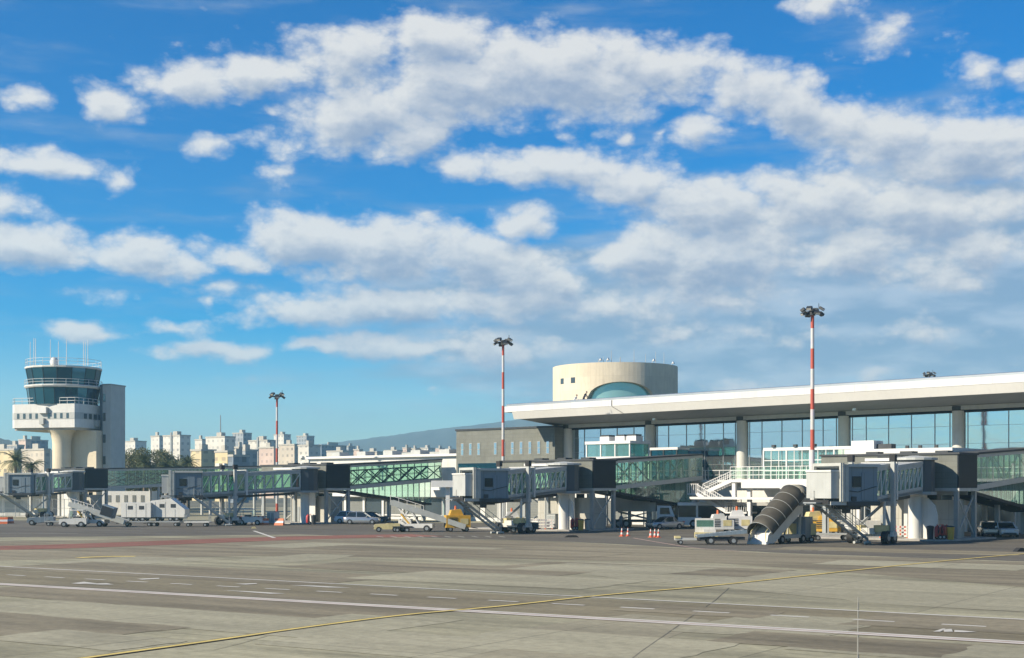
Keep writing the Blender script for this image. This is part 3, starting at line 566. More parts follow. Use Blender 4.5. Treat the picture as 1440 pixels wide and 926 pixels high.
def walkway(c, label, x0=0.0, y0=4.1, y1=21.5, zb0=4.55, zt0=7.75, zb1=5.75, zt1=8.65, style='brace', lower=True, span=2.5, ylow=19.5, zlow=2.5):
    """glazed sloping link running back to the terminal; local y away from the apron"""
    o=thing('glazed_walkway',label,'walkway',S(c,-.84),SR,'glazed walkways to the terminal')
    n=max(6,int((y1-y0)/1.25)); W=3.0
    zb=lambda y: zb0+(zb1-zb0)*(y-y0)/(y1-y0)
    zt=lambda y: zt0+(zt1-zt0)*(y-y0)/(y1-y0)
    for x in (-.12,-W+.12):
        MB().hexa([(x-.02,y0,zb(y0)+.35),(x+.02,y0,zb(y0)+.35),(x+.02,y1,zb(y1)+.35),(x-.02,y1,zb(y1)+.35),(x-.02,y0,zt(y0)-.35),(x+.02,y0,zt(y0)-.35),(x+.02,y1,zt(y1)-.35),(x-.02,y1,zt(y1)-.35)]).build('glass_wall',M['glassclear'] if x<-1 else M['glass'],o)
    sl=lambda m,xa,xb,za,zb_: m.hexa([(xa,y0,za(y0)),(xb,y0,za(y0)),(xb,y1,za(y1)),(xa,y1,za(y1)),(xa,y0,zb_(y0)),(xb,y0,zb_(y0)),(xb,y1,zb_(y1)),(xa,y1,zb_(y1))])
    m=MB(); sl(m,-W-.1,.1,lambda y:zt(y)-.06,lambda y:zt(y)+.12); m.build('roof',M['roofdark'],o)
    m=MB(); sl(m,-W,-.02,lambda y:zb(y)+.0,lambda y:zb(y)+.16); m.build('floor',M['grey'],o)
    for xa in (-.10,-W):
        m=MB(); sl(m,xa,xa+.12,lambda y:zb(y)-.12,lambda y:zb(y)+.36); m.build('floor_beam',M['lightgrey'],o)
    for xa in (-.09,-W-.01):
        m=MB(); sl(m,xa,xa+.1,lambda y:zt(y)-.36,lambda y:zt(y)-.07); m.build('top_rail',M['lightgrey'],o)
    for x in (-.17,-W+.17):
        fr=MB()
        for k in range(n+1):
            y=y0+(y1-y0)*k/n; fr.bar((x,y,zb(y)+.3),(x,y,zt(y)-.3),.07 if style=='brace' else .12)
        fr.build('mullions',M['lightgrey'] if style!='brace' else M['steel'],o)
    for x in (-.26,-W+.26):
        dg=MB()
        if style=='brace':
            q=max(4,int((y1-y0)/span))
            for k in range(q):
                ya=y0+(y1-y0)*k/q; yb=y0+(y1-y0)*(k+1)/q
                dg.bar((x,ya,zb(ya)+.3),(x,yb,zt(yb)-.85),.12); dg.bar((x,ya,zt(ya)-.85),(x,yb,zb(yb)+.3),.11)
            dg.bar((x,y0,zt(y0)-.85),(x,y1,zt(y1)-.85),.1); dg.bar((x,y0,zb(y0)+1.25),(x,y1,zb(y1)+1.25),.06)
        else:
            q=5
            for k in range(q):
                ya=y0+(y1-y0)*k/q; yb=y0+(y1-y0)*(k+1)/q
                if k%2: ya,yb=yb,ya
                dg.bar((x,ya,zb(ya)+.3),(x,yb,zt(yb)-.4),.13)
            dg.bar((x,y0,zb(y0)+1.3),(x,y1,zb(y1)+1.3),.05)
        dg.build('truss',M['dark_and_shade'] if style=='brace' else M['grey'],o)
    if lower:
        za=4.30; zc=lambda y: za+(zlow-za)*(y-y0)/(ylow-y0); ztop=lambda y: zb(y)-.13
        for x in (-.3,-W+.3):
            MB().hexa([(x-.02,y0+.6,zc(y0+.6)),(x+.02,y0+.6,zc(y0+.6)),(x+.02,ylow,zc(ylow)),(x-.02,ylow,zc(ylow)),(x-.02,y0+.6,ztop(y0+.6)),(x+.02,y0+.6,ztop(y0+.6)),(x+.02,ylow,ztop(ylow)),(x-.02,ylow,ztop(ylow))]).build('ramp_glass',M['glassclear'] if style=='brace' else M['glassdark'],o)
        m=MB(); m.hexa([(-W+.1,y0,zc(y0)-.3),(-.1,y0,zc(y0)-.3),(-.1,ylow,zc(ylow)-.3),(-W+.1,ylow,zc(ylow)-.3),(-W+.1,y0,zc(y0)),(-.1,y0,zc(y0)),(-.1,ylow,zc(ylow)),(-W+.1,ylow,zc(ylow))]); m.build('ramp_floor',M['dark_and_shade'],o)
        q=int((ylow-y0)/1.1)
        for x in (-.34,-W+.34):
            m=MB()
            for k in range(1,q+1):
                y=y0+(ylow-y0)*k/q; m.bar((x,y,zc(y)),(x,y,ztop(y)),.07)
            m.build('ramp_mullions',M['grey'],o)
        for k in range(1,4):
            y=y0+(ylow-y0)*k/4; MB().box(-.7,-.3,y-.2,y+.2,zc(y)-.42,zc(y)-.3).build('ramp_lamp',M['darkmetal'],o)
        for y in (y0+(ylow-y0)*.55, ylow-.3):
            MB().box(-W/2-.2,-W/2+.2,y-.2,y+.2,0,zc(y)-.3).build('leg',M['lightgrey'],o)
    else:
        for y in (y0+(y1-y0)*.3, y0+(y1-y0)*.62, y1-1):
            for x in (-.3,-W+.3): MB().box(x-.18,x+.18,y-.18,y+.18,0,zb(y)-.1).build('leg',M['lightgrey'],o)
    return o
def wheel(mb_t, mb_r, x, y, z, r, wd, ax='y'):
    d=Vector((0,wd/2,0)) if ax=='y' else Vector((wd/2,0,0)); c=Vector((x,y,z))
    mb_t.tube(c-d,c+d,r,None,16); mb_r.tube(c-d*1.06,c+d*1.06,r*.52,None,12)
def add_wheel(parent, x, y, r, wd, ax='y', rim='steel', z=None, smooth=True):
    t=MB(); rr=MB(); wheel(t,rr,x,y,r if z is None else z,r,wd,ax)
    w_=t.build('wheel',M['black'],parent,smooth=True); rr.build('rim',M[rim],w_,smooth=True); return w_
def bridge(loc, tdir, cdir, Lb, label, zr=4.55, zc=3.75, dense=1.0, st0=(-2.6,-1.25), st1=(1.2,1.9), stairs=True):
    o=thing('boarding_bridge',label,'boarding bridge',loc,math.atan2(tdir[1],tdir[0]),'passenger boarding bridges at the gates')
    col=MB().lathe([(.62,0),(.62,.02),(.58,.3),(.58,3.9),(.95,4.1),(.95,4.35)],20).build('column',M['white'],o,smooth=True)
    MB().lathe([(.9,0),(.9,.16)],16).build('footing',M['concrete'],col)
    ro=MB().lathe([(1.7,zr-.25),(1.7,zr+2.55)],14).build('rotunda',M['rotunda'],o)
    MB().lathe([(1.95,zr+2.55),(1.95,zr+2.75),(.3,zr+2.95)],16).build('rotunda_roof',M['lightgrey'],ro)
    MB().lathe([(1.85,zr-.5),(1.85,zr-.25)],16).build('rotunda_floor',M['grey'],ro)
    zf=lambda x: zr+(zc-zr)*x/Lb
    def tunnel(name,xa,xb,hw,h,dz):
        m=MB()
        def slab(m,ya,yb,za,zb):
            m.hexa([(xa,ya,zf(xa)+za),(xb,ya,zf(xb)+za),(xb,yb,zf(xb)+za),(xa,yb,zf(xa)+za),(xa,ya,zf(xa)+zb),(xb,ya,zf(xb)+zb),(xb,yb,zf(xb)+zb),(xa,yb,zf(xa)+zb)])
        slab(m,-hw,hw,-.3+dz,-.05+dz); t=m.build(name,M['grey'],o)
        m=MB(); slab(m,-hw-.05,hw+.05,h-.16+dz,h+.06+dz); m.build('roof',M['lightgrey'],t)
        for y in (-hw,hw-.1):
            for za,zb in ((-.32,.22),(h-.42,h-.17)):
                m=MB(); slab(m,y,y+.1,za+dz,zb+dz); m.build('rail',M['lightgrey'],t)
        for y in (-hw+.05,hw-.09):
            m=MB(); slab(m,y,y+.03,.2+dz,h-.4+dz); m.build('glass_wall',M['glass'],t)
        q=max(3,int((xb-xa)/1.15*dense))
        for y in (-hw+.06,hw-.06):
            m=MB()
            for k in range(q+1):
                x=xa+.06+(xb-xa-.12)*k/q; m.bar((x,y,zf(x)+.15+dz),(x,y,zf(x)+h-.35+dz),.13)
            for k in range(q):
                x=xa+.06+(xb-xa-.12)*k/q; x2=xa+.06+(xb-xa-.12)*(k+1)/q
                m.bar((x,y,zf(x)+h-.4+dz),(x2,y,zf(x2)+.2+dz),.10)
            m.build('frame',M['white'],t)
        return t
    xs=Lb*.56
    tunnel('inner_tunnel',1.3,xs+1.2,1.22,2.35,.08)
    t2=tunnel('outer_tunnel',xs,Lb-1.3,1.48,2.68,0)
    m=MB(); m.box(xs-.25,xs,-1.6,1.6,zf(xs)-.35,zf(xs)+2.8); m.build('portal_frame',M['white'],t2)
    m=MB(); m.bar((1.6,0,zf(1.6)-.55),(Lb-1.6,0,zf(Lb-1.6)-.5),.45,.3); m.build('service_trunk',M['darkmetal'],o)
    # drive column
    xd=Lb*.66
    for y in (-1.85,1.85):
        c_=MB().box(xd-.17,xd+.17,y-.17,y+.17,.75,zf(xd)+2.95).build('lift_column',M['lightgrey'],o)
        MB().box(xd-.24,xd+.24,y-.24,y+.24,zf(xd)+2.95,zf(xd)+3.5).build('column_cap',M['black'],c_)
        MB().tube((xd+.5,y*.7,.9),(xd+.5,y*.7,zf(xd)-.3),.13).build('lift_screw',M['white'],c_)
    m=MB().box(xd-.3,xd+.3,-2.05,2.05,zf(xd)-.75,zf(xd)-.36); m.build('cross_beam',M['lightgrey'],o)
    for y in (-1.7,1.7): MB().bar((xd,y,1.0),(xd-2.3,0,zf(xd)-.6),.2).build('stay',M['lightgrey'],o)
    bo=MB().box(xd-.45,xd+.45,-2.0,2.0,.62,1.0).box(xd-.8,xd+.8,-.6,.6,.8,1.3).build('drive_unit',M['white'],o)
    MB().box(xd-.7,xd-.2,-1.6,-.8,1.0,1.5).build('motor_box',M['paleyellow'],bo); MB().box(xd+.1,xd+.8,.5,1.6,1.0,1.55).build('motor_box',M['paleyellow'],bo)
    for y in (-1.5,1.5):
        for dx in (-.62,.62): add_wheel(o,xd+dx,y,.55,.5)
    # cab, turned on the end of the tunnel
    ca=math.atan2(cdir[1],cdir[0])-math.atan2(tdir[1],tdir[0])
    CM=Matrix.Translation((Lb,0,zc))@Matrix.Rotation(ca,4,'Z')
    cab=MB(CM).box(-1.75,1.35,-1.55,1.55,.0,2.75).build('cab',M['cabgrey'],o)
    MB(CM).box(-1.9,1.45,-1.75,1.75,2.75,2.98).build('cab_roof',M['lightgrey'],cab)
    MB(CM).box(-1.9,1.45,-1.7,1.7,-.35,0).build('cab_floor',M['darkmetal'],cab)
    MB(CM).box(.0,.85,1.552,1.62,1.15,2.0).build('window',M['cabwindow'],cab)
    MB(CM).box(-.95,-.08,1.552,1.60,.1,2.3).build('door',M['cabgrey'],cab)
    m=MB(CM); m.path([(-1.6,1.63,1.2),(-.9,1.63,1.05),(-.2,1.63,.9),(.3,1.63,.75),(1.2,1.63,.85)],.025); m.build('cable',M['black'],cab)
    MB(CM).box(.5,.95,1.552,1.66,.05,.4).build('control_box',M['darkmetal'],cab)
    m=MB(CM)                                           # folding canopy: ribs of bellows
    for k in range(5):
        x=1.35+k*.16; s_=.05*(k%2)
        m.box(x,x+.16,-1.72-s_,1.72+s_,2.62+.05*k-s_,2.86+.05*k+s_)
        for y in (-1.72,1.52): m.box(x,x+.16,y-s_,y+.2+s_,.0,2.62+.05*k)
    m.build('canopy',M['bellows'],o)
    cu=MB(CM).box(2.16,2.95,-1.5,1.5,.25,2.35).build('front_panel',M['lightgrey'],o)
    MB(CM).box(2.1,3.02,-1.55,1.55,2.35,2.5).build('front_trim',M['white'],cu)
    MB(CM).box(1.35,3.05,-1.6,1.6,-.28,.0).build('cab_platform',M['lightgrey'],o)
    MB(CM).box(3.05,3.2,-1.5,1.5,-.2,.12).build('bumper',M['black'],o)
    m=MB(CM); m.tube((.4,.3,-.3),(.4,.3,-.95),.35); m.box(-.6,1.0,-.8,.9,-.65,-.33); m.build('turntable',M['darkmetal'],o)
    # service stairs from the cab landing to the ground
    if stairs:
        WI=inv(o); cw=Vector(o.location)+o.rotation_euler.to_matrix()@Vector((Lb,0,0))
        A=Vector((cw.x+st0[0],cw.y+st0[1],zc-.15)); B=Vector((cw.x+st1[0],cw.y+st1[1],.35))
        d=(B-A); h=Vector((d.x,d.y,0)).normalized(); sd_=Vector((h.y,-h.x,0))*.5
        m=MB(WI)
        for s_ in (-1,1): m.bar(A+sd_*s_,B+sd_*s_,.07,.24)
        st=m.build('service_stairs',M['steel'],o)
        m=MB(WI); q=14
        for k in range(q+1):
            p=A.lerp(B,k/q); m.hexa([p+x for x in (sd_*-1-h*.13,sd_*-1+h*.13,sd_+h*.13,sd_-h*.13)]+[p+Vector((0,0,.04))+x for x in (sd_*-1-h*.13,sd_*-1+h*.13,sd_+h*.13,sd_-h*.13)])
        m.build('treads',M['alu'],st)
        m=MB(WI); up=Vector((0,0,1.0))
        for s_ in (-1,1):
            m.tube(A+sd_*s_+up,B+sd_*s_+up,.028,None,6); m.tube(A+sd_*s_+up*.5,B+sd_*s_+up*.5,.02,None,6)
            for k in range(6):
                p=A.lerp(B,k/5)+sd_*s_; m.tube(p,p+up,.022,None,5)
        m.build('handrail',M['lightgrey'],st)
        m=MB(WI); m.hexa([p for p in [A-h*1.3-sd_*1.2,A-sd_*1.2,A+sd_*1.2,A-h*1.3+sd_*1.2]]+[p+Vector((0,0,.1)) for p in [A-h*1.3-sd_*1.2,A-sd_*1.2,A+sd_*1.2,A-h*1.3+sd_*1.2]]); m.build('landing',M['steel'],st)
        m=MB(WI)
        for s_ in (-1,1):
            b_=B+sd_*s_; m.tube((b_.x-h.x*.5,b_.y-h.y*.5,0.12),(b_.x+h.x*.3,b_.y+h.y*.3,.12),.12); m.bar(b_,(b_.x,b_.y,.1),.1)
        m.build('stair_foot',M['lightgrey'],st)
    return o
def kerb_island(c):
    P=[(-14.5,-5.2),(-1.5,-5.2),(-.2,-4.6),(.7,-3.2),(1.0,-1),(1.0,5.2),(-14.5,5.2)]
    P=[S(c+x,y) for x,y in P]
    a=sum(P[i][0]*P[(i+1)%len(P)][1]-P[(i+1)%len(P)][0]*P[i][1] for i in range(len(P)))
    if a<0: P=P[::-1]
    mb=MB().prism(P,-.05,.14,'z'); o=mb.build('kerb_island',g_kerb); o['kind']='structure'
C0,C1,C2,C3=-104.2,-46.2,-2.3,38.7
for c in (C0,C1,C2,C3): kerb_island(c)
gate_block(C0,'grey gate block on legs in front of the control tower','0',11.5)
gate_block(C1,'grey gate block between the tower gate and the gate below the grey slit window building','1')
gate_block(C2,'grey gate block under the tall mast beside the slit window building, red extinguishers below it','2')
gate_block(C3,'nearest grey gate block, in front of the terminal columns, two white cars parked beside it','3')
walkway(C0,'long glazed walkway with X braces in front of the trees and palms',y1=36.5,zb1=5.9,zt1=8.55,lower=False,span=5.2)
walkway(C1,'green glazed walkway with X braces in front of the white low building')
walkway(C2,'green glazed walkway with upright bars beside the white steel staircase',style='bars')
walkway(C3,'glazed walkway with pale upright bars above the two parked white cars',style='bars')
bridge(S(C0+.3,-3.2),(-.45,-.89),(-1,-.05),10.3,'boarding bridge in front of the control tower, its blue grey cab the farthest',zc=3.9)
bridge(S(C1-1.5,-3.2),(-.8,-.6),(-.97,-.22),16.2,'longest boarding bridge, reaching out in front of the white trailers',zc=3.75,st0=(1.0,-1.0),st1=(5.0,.6))
bridge(S(C2-2.2,-3.2),(-.59,-.81),(-.89,-.45),14.0,'boarding bridge whose stairs come down beside the yellow ground power unit',zc=3.6,dense=1.25)
bridge(S(C3-3.0,-3.2),(-.62,-.78),(-.89,-.45),14.0,'nearest boarding bridge, its stairs beside the dark covered passenger stairs',zc=3.55,dense=1.25,st0=(-2.6,-1.3),st1=(2.0,3.0))
# ---------------------------------------------------------------- terminal hall
def L2(o,s,l): return None
T0=-30.5                                            # s of the hall's left roof end
hall=thing('terminal_hall','long glass fronted terminal hall under a white overhanging roof on round columns','terminal',S(0,0),SR)
SE=92.0
zt=lambda s: 15.55+.0066*s
def along(m,prof,s0,s1):                           # profile in (l, z) swept along the terminal, rising a little
    pts=[]
    vs=[(s0,l,z+zt(s0)) for l,z in prof]+[(s1,l,z+zt(s1)) for l,z in prof]; n=len(prof)
    return m.add(vs,[(k,(k+1)%n,n+(k+1)%n,n+k) for k in range(n)]+[tuple(range(n))[::-1],tuple(range(n,2*n))])
m=MB(); along(m,[(16,0),(16,-.74),(60,-.4),(60,.9),(22,.35)],T0,SE); rf=m.build('roof',M['fascia'],hall)
m=MB(); along(m,[(16.5,.04),(60,.95),(60,1.2),(17.2,.42),(16.5,.30)],T0+.2,SE); m.build('roof_edge',M['alu'],rf)
m=MB(); along(m,[(16.03,-.745),(16.42,-1.70),(16.6,-1.70),(16.6,-.70),(16.3,-.72)],T0+1.6,SE); m.build('eave_lip',M['lip'],hall)
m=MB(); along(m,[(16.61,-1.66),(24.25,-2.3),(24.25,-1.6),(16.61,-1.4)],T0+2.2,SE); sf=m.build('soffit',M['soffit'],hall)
m=MB(); along(m,[(23.5,-2.72),(24.0,-2.72),(24.0,-2.30),(23.5,-2.27)],T0+3.5,SE); m.build('head_beam',M['lightgrey'],hall)
m=MB(); along(m,[(24.02,-3.0),(24.06,-3.0),(24.06,-2.5),(24.02,-2.5)],T0+4.8,SE); m.build('head_gap',M['dark_and_shade'],hall)
for s in (-12.5,46.5):
    m=MB(); m.box(s-.07,s+.07,15.985,15.998,zt(s)-.72,zt(s)-.03); m.bar((s,16.03,zt(s)-.79),(s+1.5,16.40,zt(s)-1.70),.12,.04); m.build('roof_joint',M['darkmetal'],rf)
for k in range(9):
    s=-25.9+13.5*k
    c=MB().lathe([(.64,0),(.64,zt(s)-2.30)],24,(s,24)).build('column',M['column'],hall,smooth=True)
    MB().lathe([(.7,zt(s)-2.8),(.7,zt(s)-2.31)],16,(s,24)).build('column_head',M['darkmetal'],c,smooth=True)
    if k<8:
        gp=MB(); rg=random.Random(k)                     # each pane hangs a hair out of true
        for q in range(5):
            for u in range(5):
                xa,xb=s+.02+13.46*q/5,s+.02+13.46*(q+1)/5; za=5.6+1.9*u; zb=min(5.6+1.9*(u+1),zt(s)-2.5)
                if zb<=za: continue
                d=[rg.uniform(-.006,.006) for _ in range(3)]; d.append(d[0]+d[2]-d[1])
                gp.quad((xa,24.15+d[0],za),(xb,24.15+d[1],za),(xb,24.15+d[2],zb),(xa,24.15+d[3],zb))
        gp.build('glass_wall',M['mirror'],hall,normals=False)
        m=MB()
        for x in [s+13.5*q/5 for q in range(6)]+[s+1.0,s+12.5]:
            m.box(x-.03,x+.03,24.07,24.14,5.6,zt(s)-2.5)
        for q in range(1,4): m.box(s+.05,s+13.45,24.11,24.145,5.6+q*1.9-.015,5.6+q*1.9+.015)
        m.build('mullions',M['steel'],hall)
    if k<8 and k%2==1:
        m=MB().box(s+3,s+3.4,20.2,20.6,zt(s)-2.45,zt(s)-2.2); m.build('soffit_lamp',M['lamp'],sf)
MB().box(-26.3,SE,25.2,58,0,13.0).build('core',M['dark_and_shade'],hall)
MB().box(-26.5,-26.3,23.2,58,0,13.0).build('end_wall',M['cream'],hall)
# ground storey with openings
MB().box(-26.2,SE,22.0,25.19,0,5.3).build('ground_storey',M['white'],hall)
MB().box(-26.3,SE,20.6,25.19,5.3,5.6).build('terrace_slab',M['white_clean'],hall)
for s,wd,h,mm in ((-24,4,3,'shutter'),(-18.5,4,3,'shutter'),(-12,3,3.1,'window'),(-8,3,3.1,'window'),(-2.2,4.3,3.2,'concrete_panel'),(4,2.6,2.6,'window'),(8.4,5.4,3.3,'shutter'),(16,4,3,'window'),(22,5,3.2,'shutter'),(30,5,3.2,'window'),(38,5,3.2,'shutter'),(43.4,5,2.6,'dark_and_shade'),(52,4,3,'window'),(60,5,3.2,'shutter'),(70,5,3.2,'shutter')):
    d=MB().box(s,s+wd,21.93,21.995,.0,h).build('garage_door',M[mm],hall); 
    m=MB(); m.box(s-.15,s,21.85,21.998,0,h+.15); m.box(s+wd,s+wd+.15,21.85,21.998,0,h+.15); m.box(s-.15,s+wd+.15,21.85,21.998,h+.002,h+.18); m.build('frame',M['white_clean'],d)
m=MB()
for k in range(58):
    s=-26+k*2.0; m.bar((s,20.75,5.6),(s,20.75,6.75),.07)
m.bar((-26,20.75,6.75),(SE,20.75,6.75),.07); m.bar((-26,20.75,6.2),(SE,20.75,6.2),.04); m.build('terrace_railing',M['white_clean'],hall)
for k in range(20):
    s=-24.5+k*6.75; MB().box(s-.09,s+.09,23.4,23.6,5.6,7.2).build('bollard_light',M['white_clean'],hall)
# ---------------------------------------------------------------- white low building
pier=thing('low_service_building','white two storey service building with grey shutters behind the X braced walkway','service building',S(-77,22),SR)
MB().box(0,32.6,.35,16,0,9.2).build('wall',M['white'],pier)
MB().box(-.3,32.6,-.2,16.2,9.2,9.55).build('parapet',M['white_clean'],pier)
MB().box(-.2,32.6,-.9,.33,3.35,4.35).build('canopy',M['white_clean'],pier)
m=MB()
for k in range(8):
    x=.3+k*4.2
    MB().box(x-.22,x+.22,-.02,.34,0,3.34).build('pilaster',M['white_clean'],pier)
    if k<7:
        w_=MB().box(x+.3,x+3.9,.2,.345,.75,3.1).build('shutter',M['shutter'] if k%3 else M['window'],pier)
        MB().box(x+.3,x+3.9,.12,.34,.55,.745).build('sill',M['white_clean'],w_)
for k in range(5): MB().box(2+k*6,4+k*6,3,5,9.55,10.3).build('roof_unit',M['lightgrey'],pier)
# ---------------------------------------------------------------- grey slit window building
gb=thing('slit_window_building','grey panelled building with a row of tall slit windows','building',S(-44.3,21.6),SR)
MB().box(0,18.1,0,24,4.4,12.7).build('upper_wall',M['grey_clad'],gb)
MB().box(.1,18.0,.3,24,0,4.4).build('ground_wall',M['white'],gb)
MB().box(-.12,18.1,-.12,24,12.7,12.95).build('parapet',M['darkmetal'],gb)
for k in range(11):
    if k==3: continue
    x=1.2+k*1.57
    f=MB().box(x-.27,x+.27,-.05,-.003,9.2,10.95).build('window',M['grey'],gb)
    MB().box(x-.2,x+.2,-.065,-.051,9.3,10.0).build('pane',M['mirror'],f); MB().box(x-.2,x+.2,-.065,-.051,10.08,10.85).build('pane',M['mirror'],f)
MB().box(.4,17.7,-.05,-.004,5.4,8.1).build('ribbon_window',M['towerglass'],gb)
for k in range(4): 
    w_=MB().box(1.2+k*4.1,4.3+k*4.1,.2,.298,.6,3.1).build('shutter',M['shutter'],gb)
# ---------------------------------------------------------------- drum
drum=thing('drum_building','cream cylindrical building with an arched glazed opening and antennas','drum building',(WX(865,231),231),0)
RD=10.65
def az_of(px): return math.asin(max(-1,min(1,(px-865)/87.5)))
ph=[]                                               # wall of the drum as facets, leaving the arched opening
A0,A1=az_of(822),az_of(912); zs=21.5
mb=MB(); nA=96; 
def pt(a,z,r=RD): return (r*math.sin(a),-r*math.cos(a),z)
ztop_=25.2; arch=lambda a: 19.4+2.6*math.sqrt(max(0,1-((a-(A0+A1)/2)/((A1-A0)/2))**2)) 
for k in range(nA):
    a,b=-math.pi+math.tau*k/nA,-math.pi+math.tau*(k+1)/nA
    za=arch(a) if A0<=a<=A1 else 19.4; zb_=arch(b) if A0<=b<=A1 else 19.4
    mb.quad(pt(a,za),pt(b,zb_),pt(b,ztop_),pt(a,ztop_))
    if not(A0<=(a+b)/2<=A1): mb.quad(pt(a,0),pt(b,0),pt(b,19.4),pt(a,19.4))
for k in range(nA):
    a,b=-math.pi+math.tau*k/nA,-math.pi+math.tau*(k+1)/nA
    mb.quad(pt(a,ztop_),pt(b,ztop_),pt(b,ztop_,RD-.5),pt(a,ztop_,RD-.5))
    if A0-.05<=a<=A1+.05:
        za=arch(a) if A0<=a<=A1 else 19.4; zb_=arch(b) if A0<=b<=A1 else 19.4
        mb.quad(pt(a,za),pt(b,zb_),pt(b,zb_,RD-.9),pt(a,za,RD-.9))
dw=mb.build('wall',M['cream_panel'],drum,smooth=True,normals=True)
MB().lathe([(RD-.9,14),(RD-.9,23.6)],48).build('arch_glass',M['teal'],drum,smooth=True)
MB().lathe([(RD-.6,24.2),(0.01,24.6)],48).build('roof',M['roofdark'],drum)
for px in (789,803):
    a=az_of(px); m=MB(); m.hexa([pt(a-.045,22.0,RD+.02),pt(a+.045,22.0,RD+.02),pt(a+.045,22.0,RD-.2),pt(a-.045,22.0,RD-.2),pt(a-.045,22.95,RD+.02),pt(a+.045,22.95,RD+.02),pt(a+.045,22.95,RD-.2),pt(a-.045,22.95,RD-.2)]); m.build('window',M['window'],drum)
for px,h,r in ((852,2.0,.06),(840,1.0,.05),(832,.8,.05),(888,2.2,.05),(907,1.5,.05),(924,2.0,.05),(939,2.1,.05),(866,.9,.1)):
    a=math.asin((px-865)/92); p=pt(a,25.2,RD*.9); MB().tube((p[0],p[1],24.4),(p[0],p[1],25.2+h),r,r*.5,6).build('antenna',M['lightgrey'],drum)
for px in (834,916,845,951):
    a=math.asin((px-865)/92); p=Vector(pt(a,25.6,RD*.93)); m=MB(); m.tube(p+Vector((0,0,-1.0)),p,.04); m.tube(p,p+Vector((.35,-.2,.15)),.03,.28,10); m.build('dish',M['white_clean'],drum)
# ---------------------------------------------------------------- control tower
TWY=250.0; TWX=WX(90,TWY)
tw=thing('control_tower','white airport control tower with dark glass cab and a tall side shaft','control tower',(TWX,TWY),math.atan2(-.25,.97))
# local x: right along the lit front, y: away
k_=.1316
def plat(m,z0,z1,g=0):
    P=[(-8.3-g,-5.2+1.5),(-6.9,-5.2-g),(5.5+g*.5,-5.2-g),(6.1+g,-4.6),(6.1+g,6.4),(-8.3-g,6.4)]
    return m.prism(P,z0,z1,'z')
pf=plat(MB(),15.6,19.9).build('platform',M['white'],tw)
plat(MB(),15.2,15.6,-.5).build('platform_base',M['concrete'],pf)
m=plat(MB(),17.15,18.35,.05).build('window_band',M['lightgrey'],pf)
for k in range(9):
    x=-6.3+k*1.27
    if k==4: continue
    MB().box(x,x+.5,-5.28,-5.252,17.25,18.2).build('window',M['window'],pf)
for k in range(5): MB().box(6.155,6.18,-3.2+k*1.6,-2.2+k*1.6,17.25,18.2).build('window',M['window'],pf)
MB().box(-1.6,.1,-5.9,-5.25,18.2,19.3).build('air_unit',M['white_clean'],pf); MB().box(-1.4,-.5,-5.8,-5.25,16.2,17.3).build('air_unit',M['lightgrey'],pf); MB().box(6.16,6.7,.2,1.3,16.0,17.2).build('air_unit',M['lightgrey'],pf)
def ringrail(z,r,n,h,name,parent,c=(-.3,.4),rt=.036):
    m=MB()
    for q in range(n):
        a,b=math.tau*q/n,math.tau*(q+1)/n; pa=(c[0]+r*math.cos(a),c[1]+r*math.sin(a)); pb=(c[0]+r*math.cos(b),c[1]+r*math.sin(b))
        m.tube((*pa,z),(*pa,z+h),rt,None,5)
        for t in (.5,1): m.tube((*pa,z+h*t),(*pb,z+h*t),rt*.9,None,5)
    return m.build(name,M['white_clean'],parent)
m=MB(); P=[(-8.2,-3.7),(-6.9,-5.1),(5.5,-5.1),(6.0,-4.6),(6.0,6.2)]
for a,b in zip(P,P[1:]):
    n=max(1,int(math.dist(a,b)/1.4))
    for q in range(n+1):
        p=(a[0]+(b[0]-a[0])*q/n,a[1]+(b[1]-a[1])*q/n); m.tube((*p,19.9),(*p,21.0),.05,None,5)
    for z in (20.45,21.0): m.tube((*a,z),(*b,z),.05,None,5)
m.build('platform_railing',M['white_clean'],pf)
c_=(-.3,.4)
MB().lathe([(6.1,19.9),(6.5,22.9)],20,c_).build('lower_glass',M['towerglass'],tw)
for q in range(20):
    m=MB(); a=math.tau*q/20; m.bar((c_[0]+6.11*math.cos(a),c_[1]+6.11*math.sin(a),19.9),(c_[0]+6.51*math.cos(a),c_[1]+6.51*math.sin(a),22.9),.07); m.build('lower_mullion',M['dark_and_shade'],tw)
gl=MB().lathe([(6.75,22.95),(6.95,23.2),(6.95,23.42),(6.3,23.52)],20,c_).build('gallery',M['white'],tw); ringrail(23.42,6.85,20,1.0,'gallery_railing',gl,c_)
MB().lathe([(6.15,23.5),(6.75,26.5)],16,c_).build('cab_glass',M['towerglass'],tw)
for q in range(16):
    m=MB(); a=math.tau*q/16; m.bar((c_[0]+6.16*math.cos(a),c_[1]+6.16*math.sin(a),23.5),(c_[0]+6.76*math.cos(a),c_[1]+6.76*math.sin(a),26.5),.10); m.build('cab_mullion',M['dark_and_shade'],tw)
rt=MB().lathe([(6.78,26.5),(6.85,26.6),(6.85,26.85),(.01,27.1)],20,c_).build('roof',M['white'],tw); ringrail(27.1,6.7,20,1.1,'roof_railing',rt,c_)
MB().lathe([(.01,27.15),(.7,27.2),(.8,27.9),(.5,28.5),(.01,28.7)],12,(-.4,-2.5)).build('radome',M['white_clean'],rt,smooth=True)
for px,top in ((42,480),(48,475),(64,478),(88,480),(101,483),(114,481),(129,482),(132,483),(136,480)):
    x=(px-92)*.128; yy=-3.5 if abs(x)<4.5 else -1.0
    MB().tube((c_[0]+x,c_[1]+yy,27.1),(c_[0]+x,c_[1]+yy,WZ(top,TWY)),.07,.05,6).build('antenna',M['white_clean'],rt)
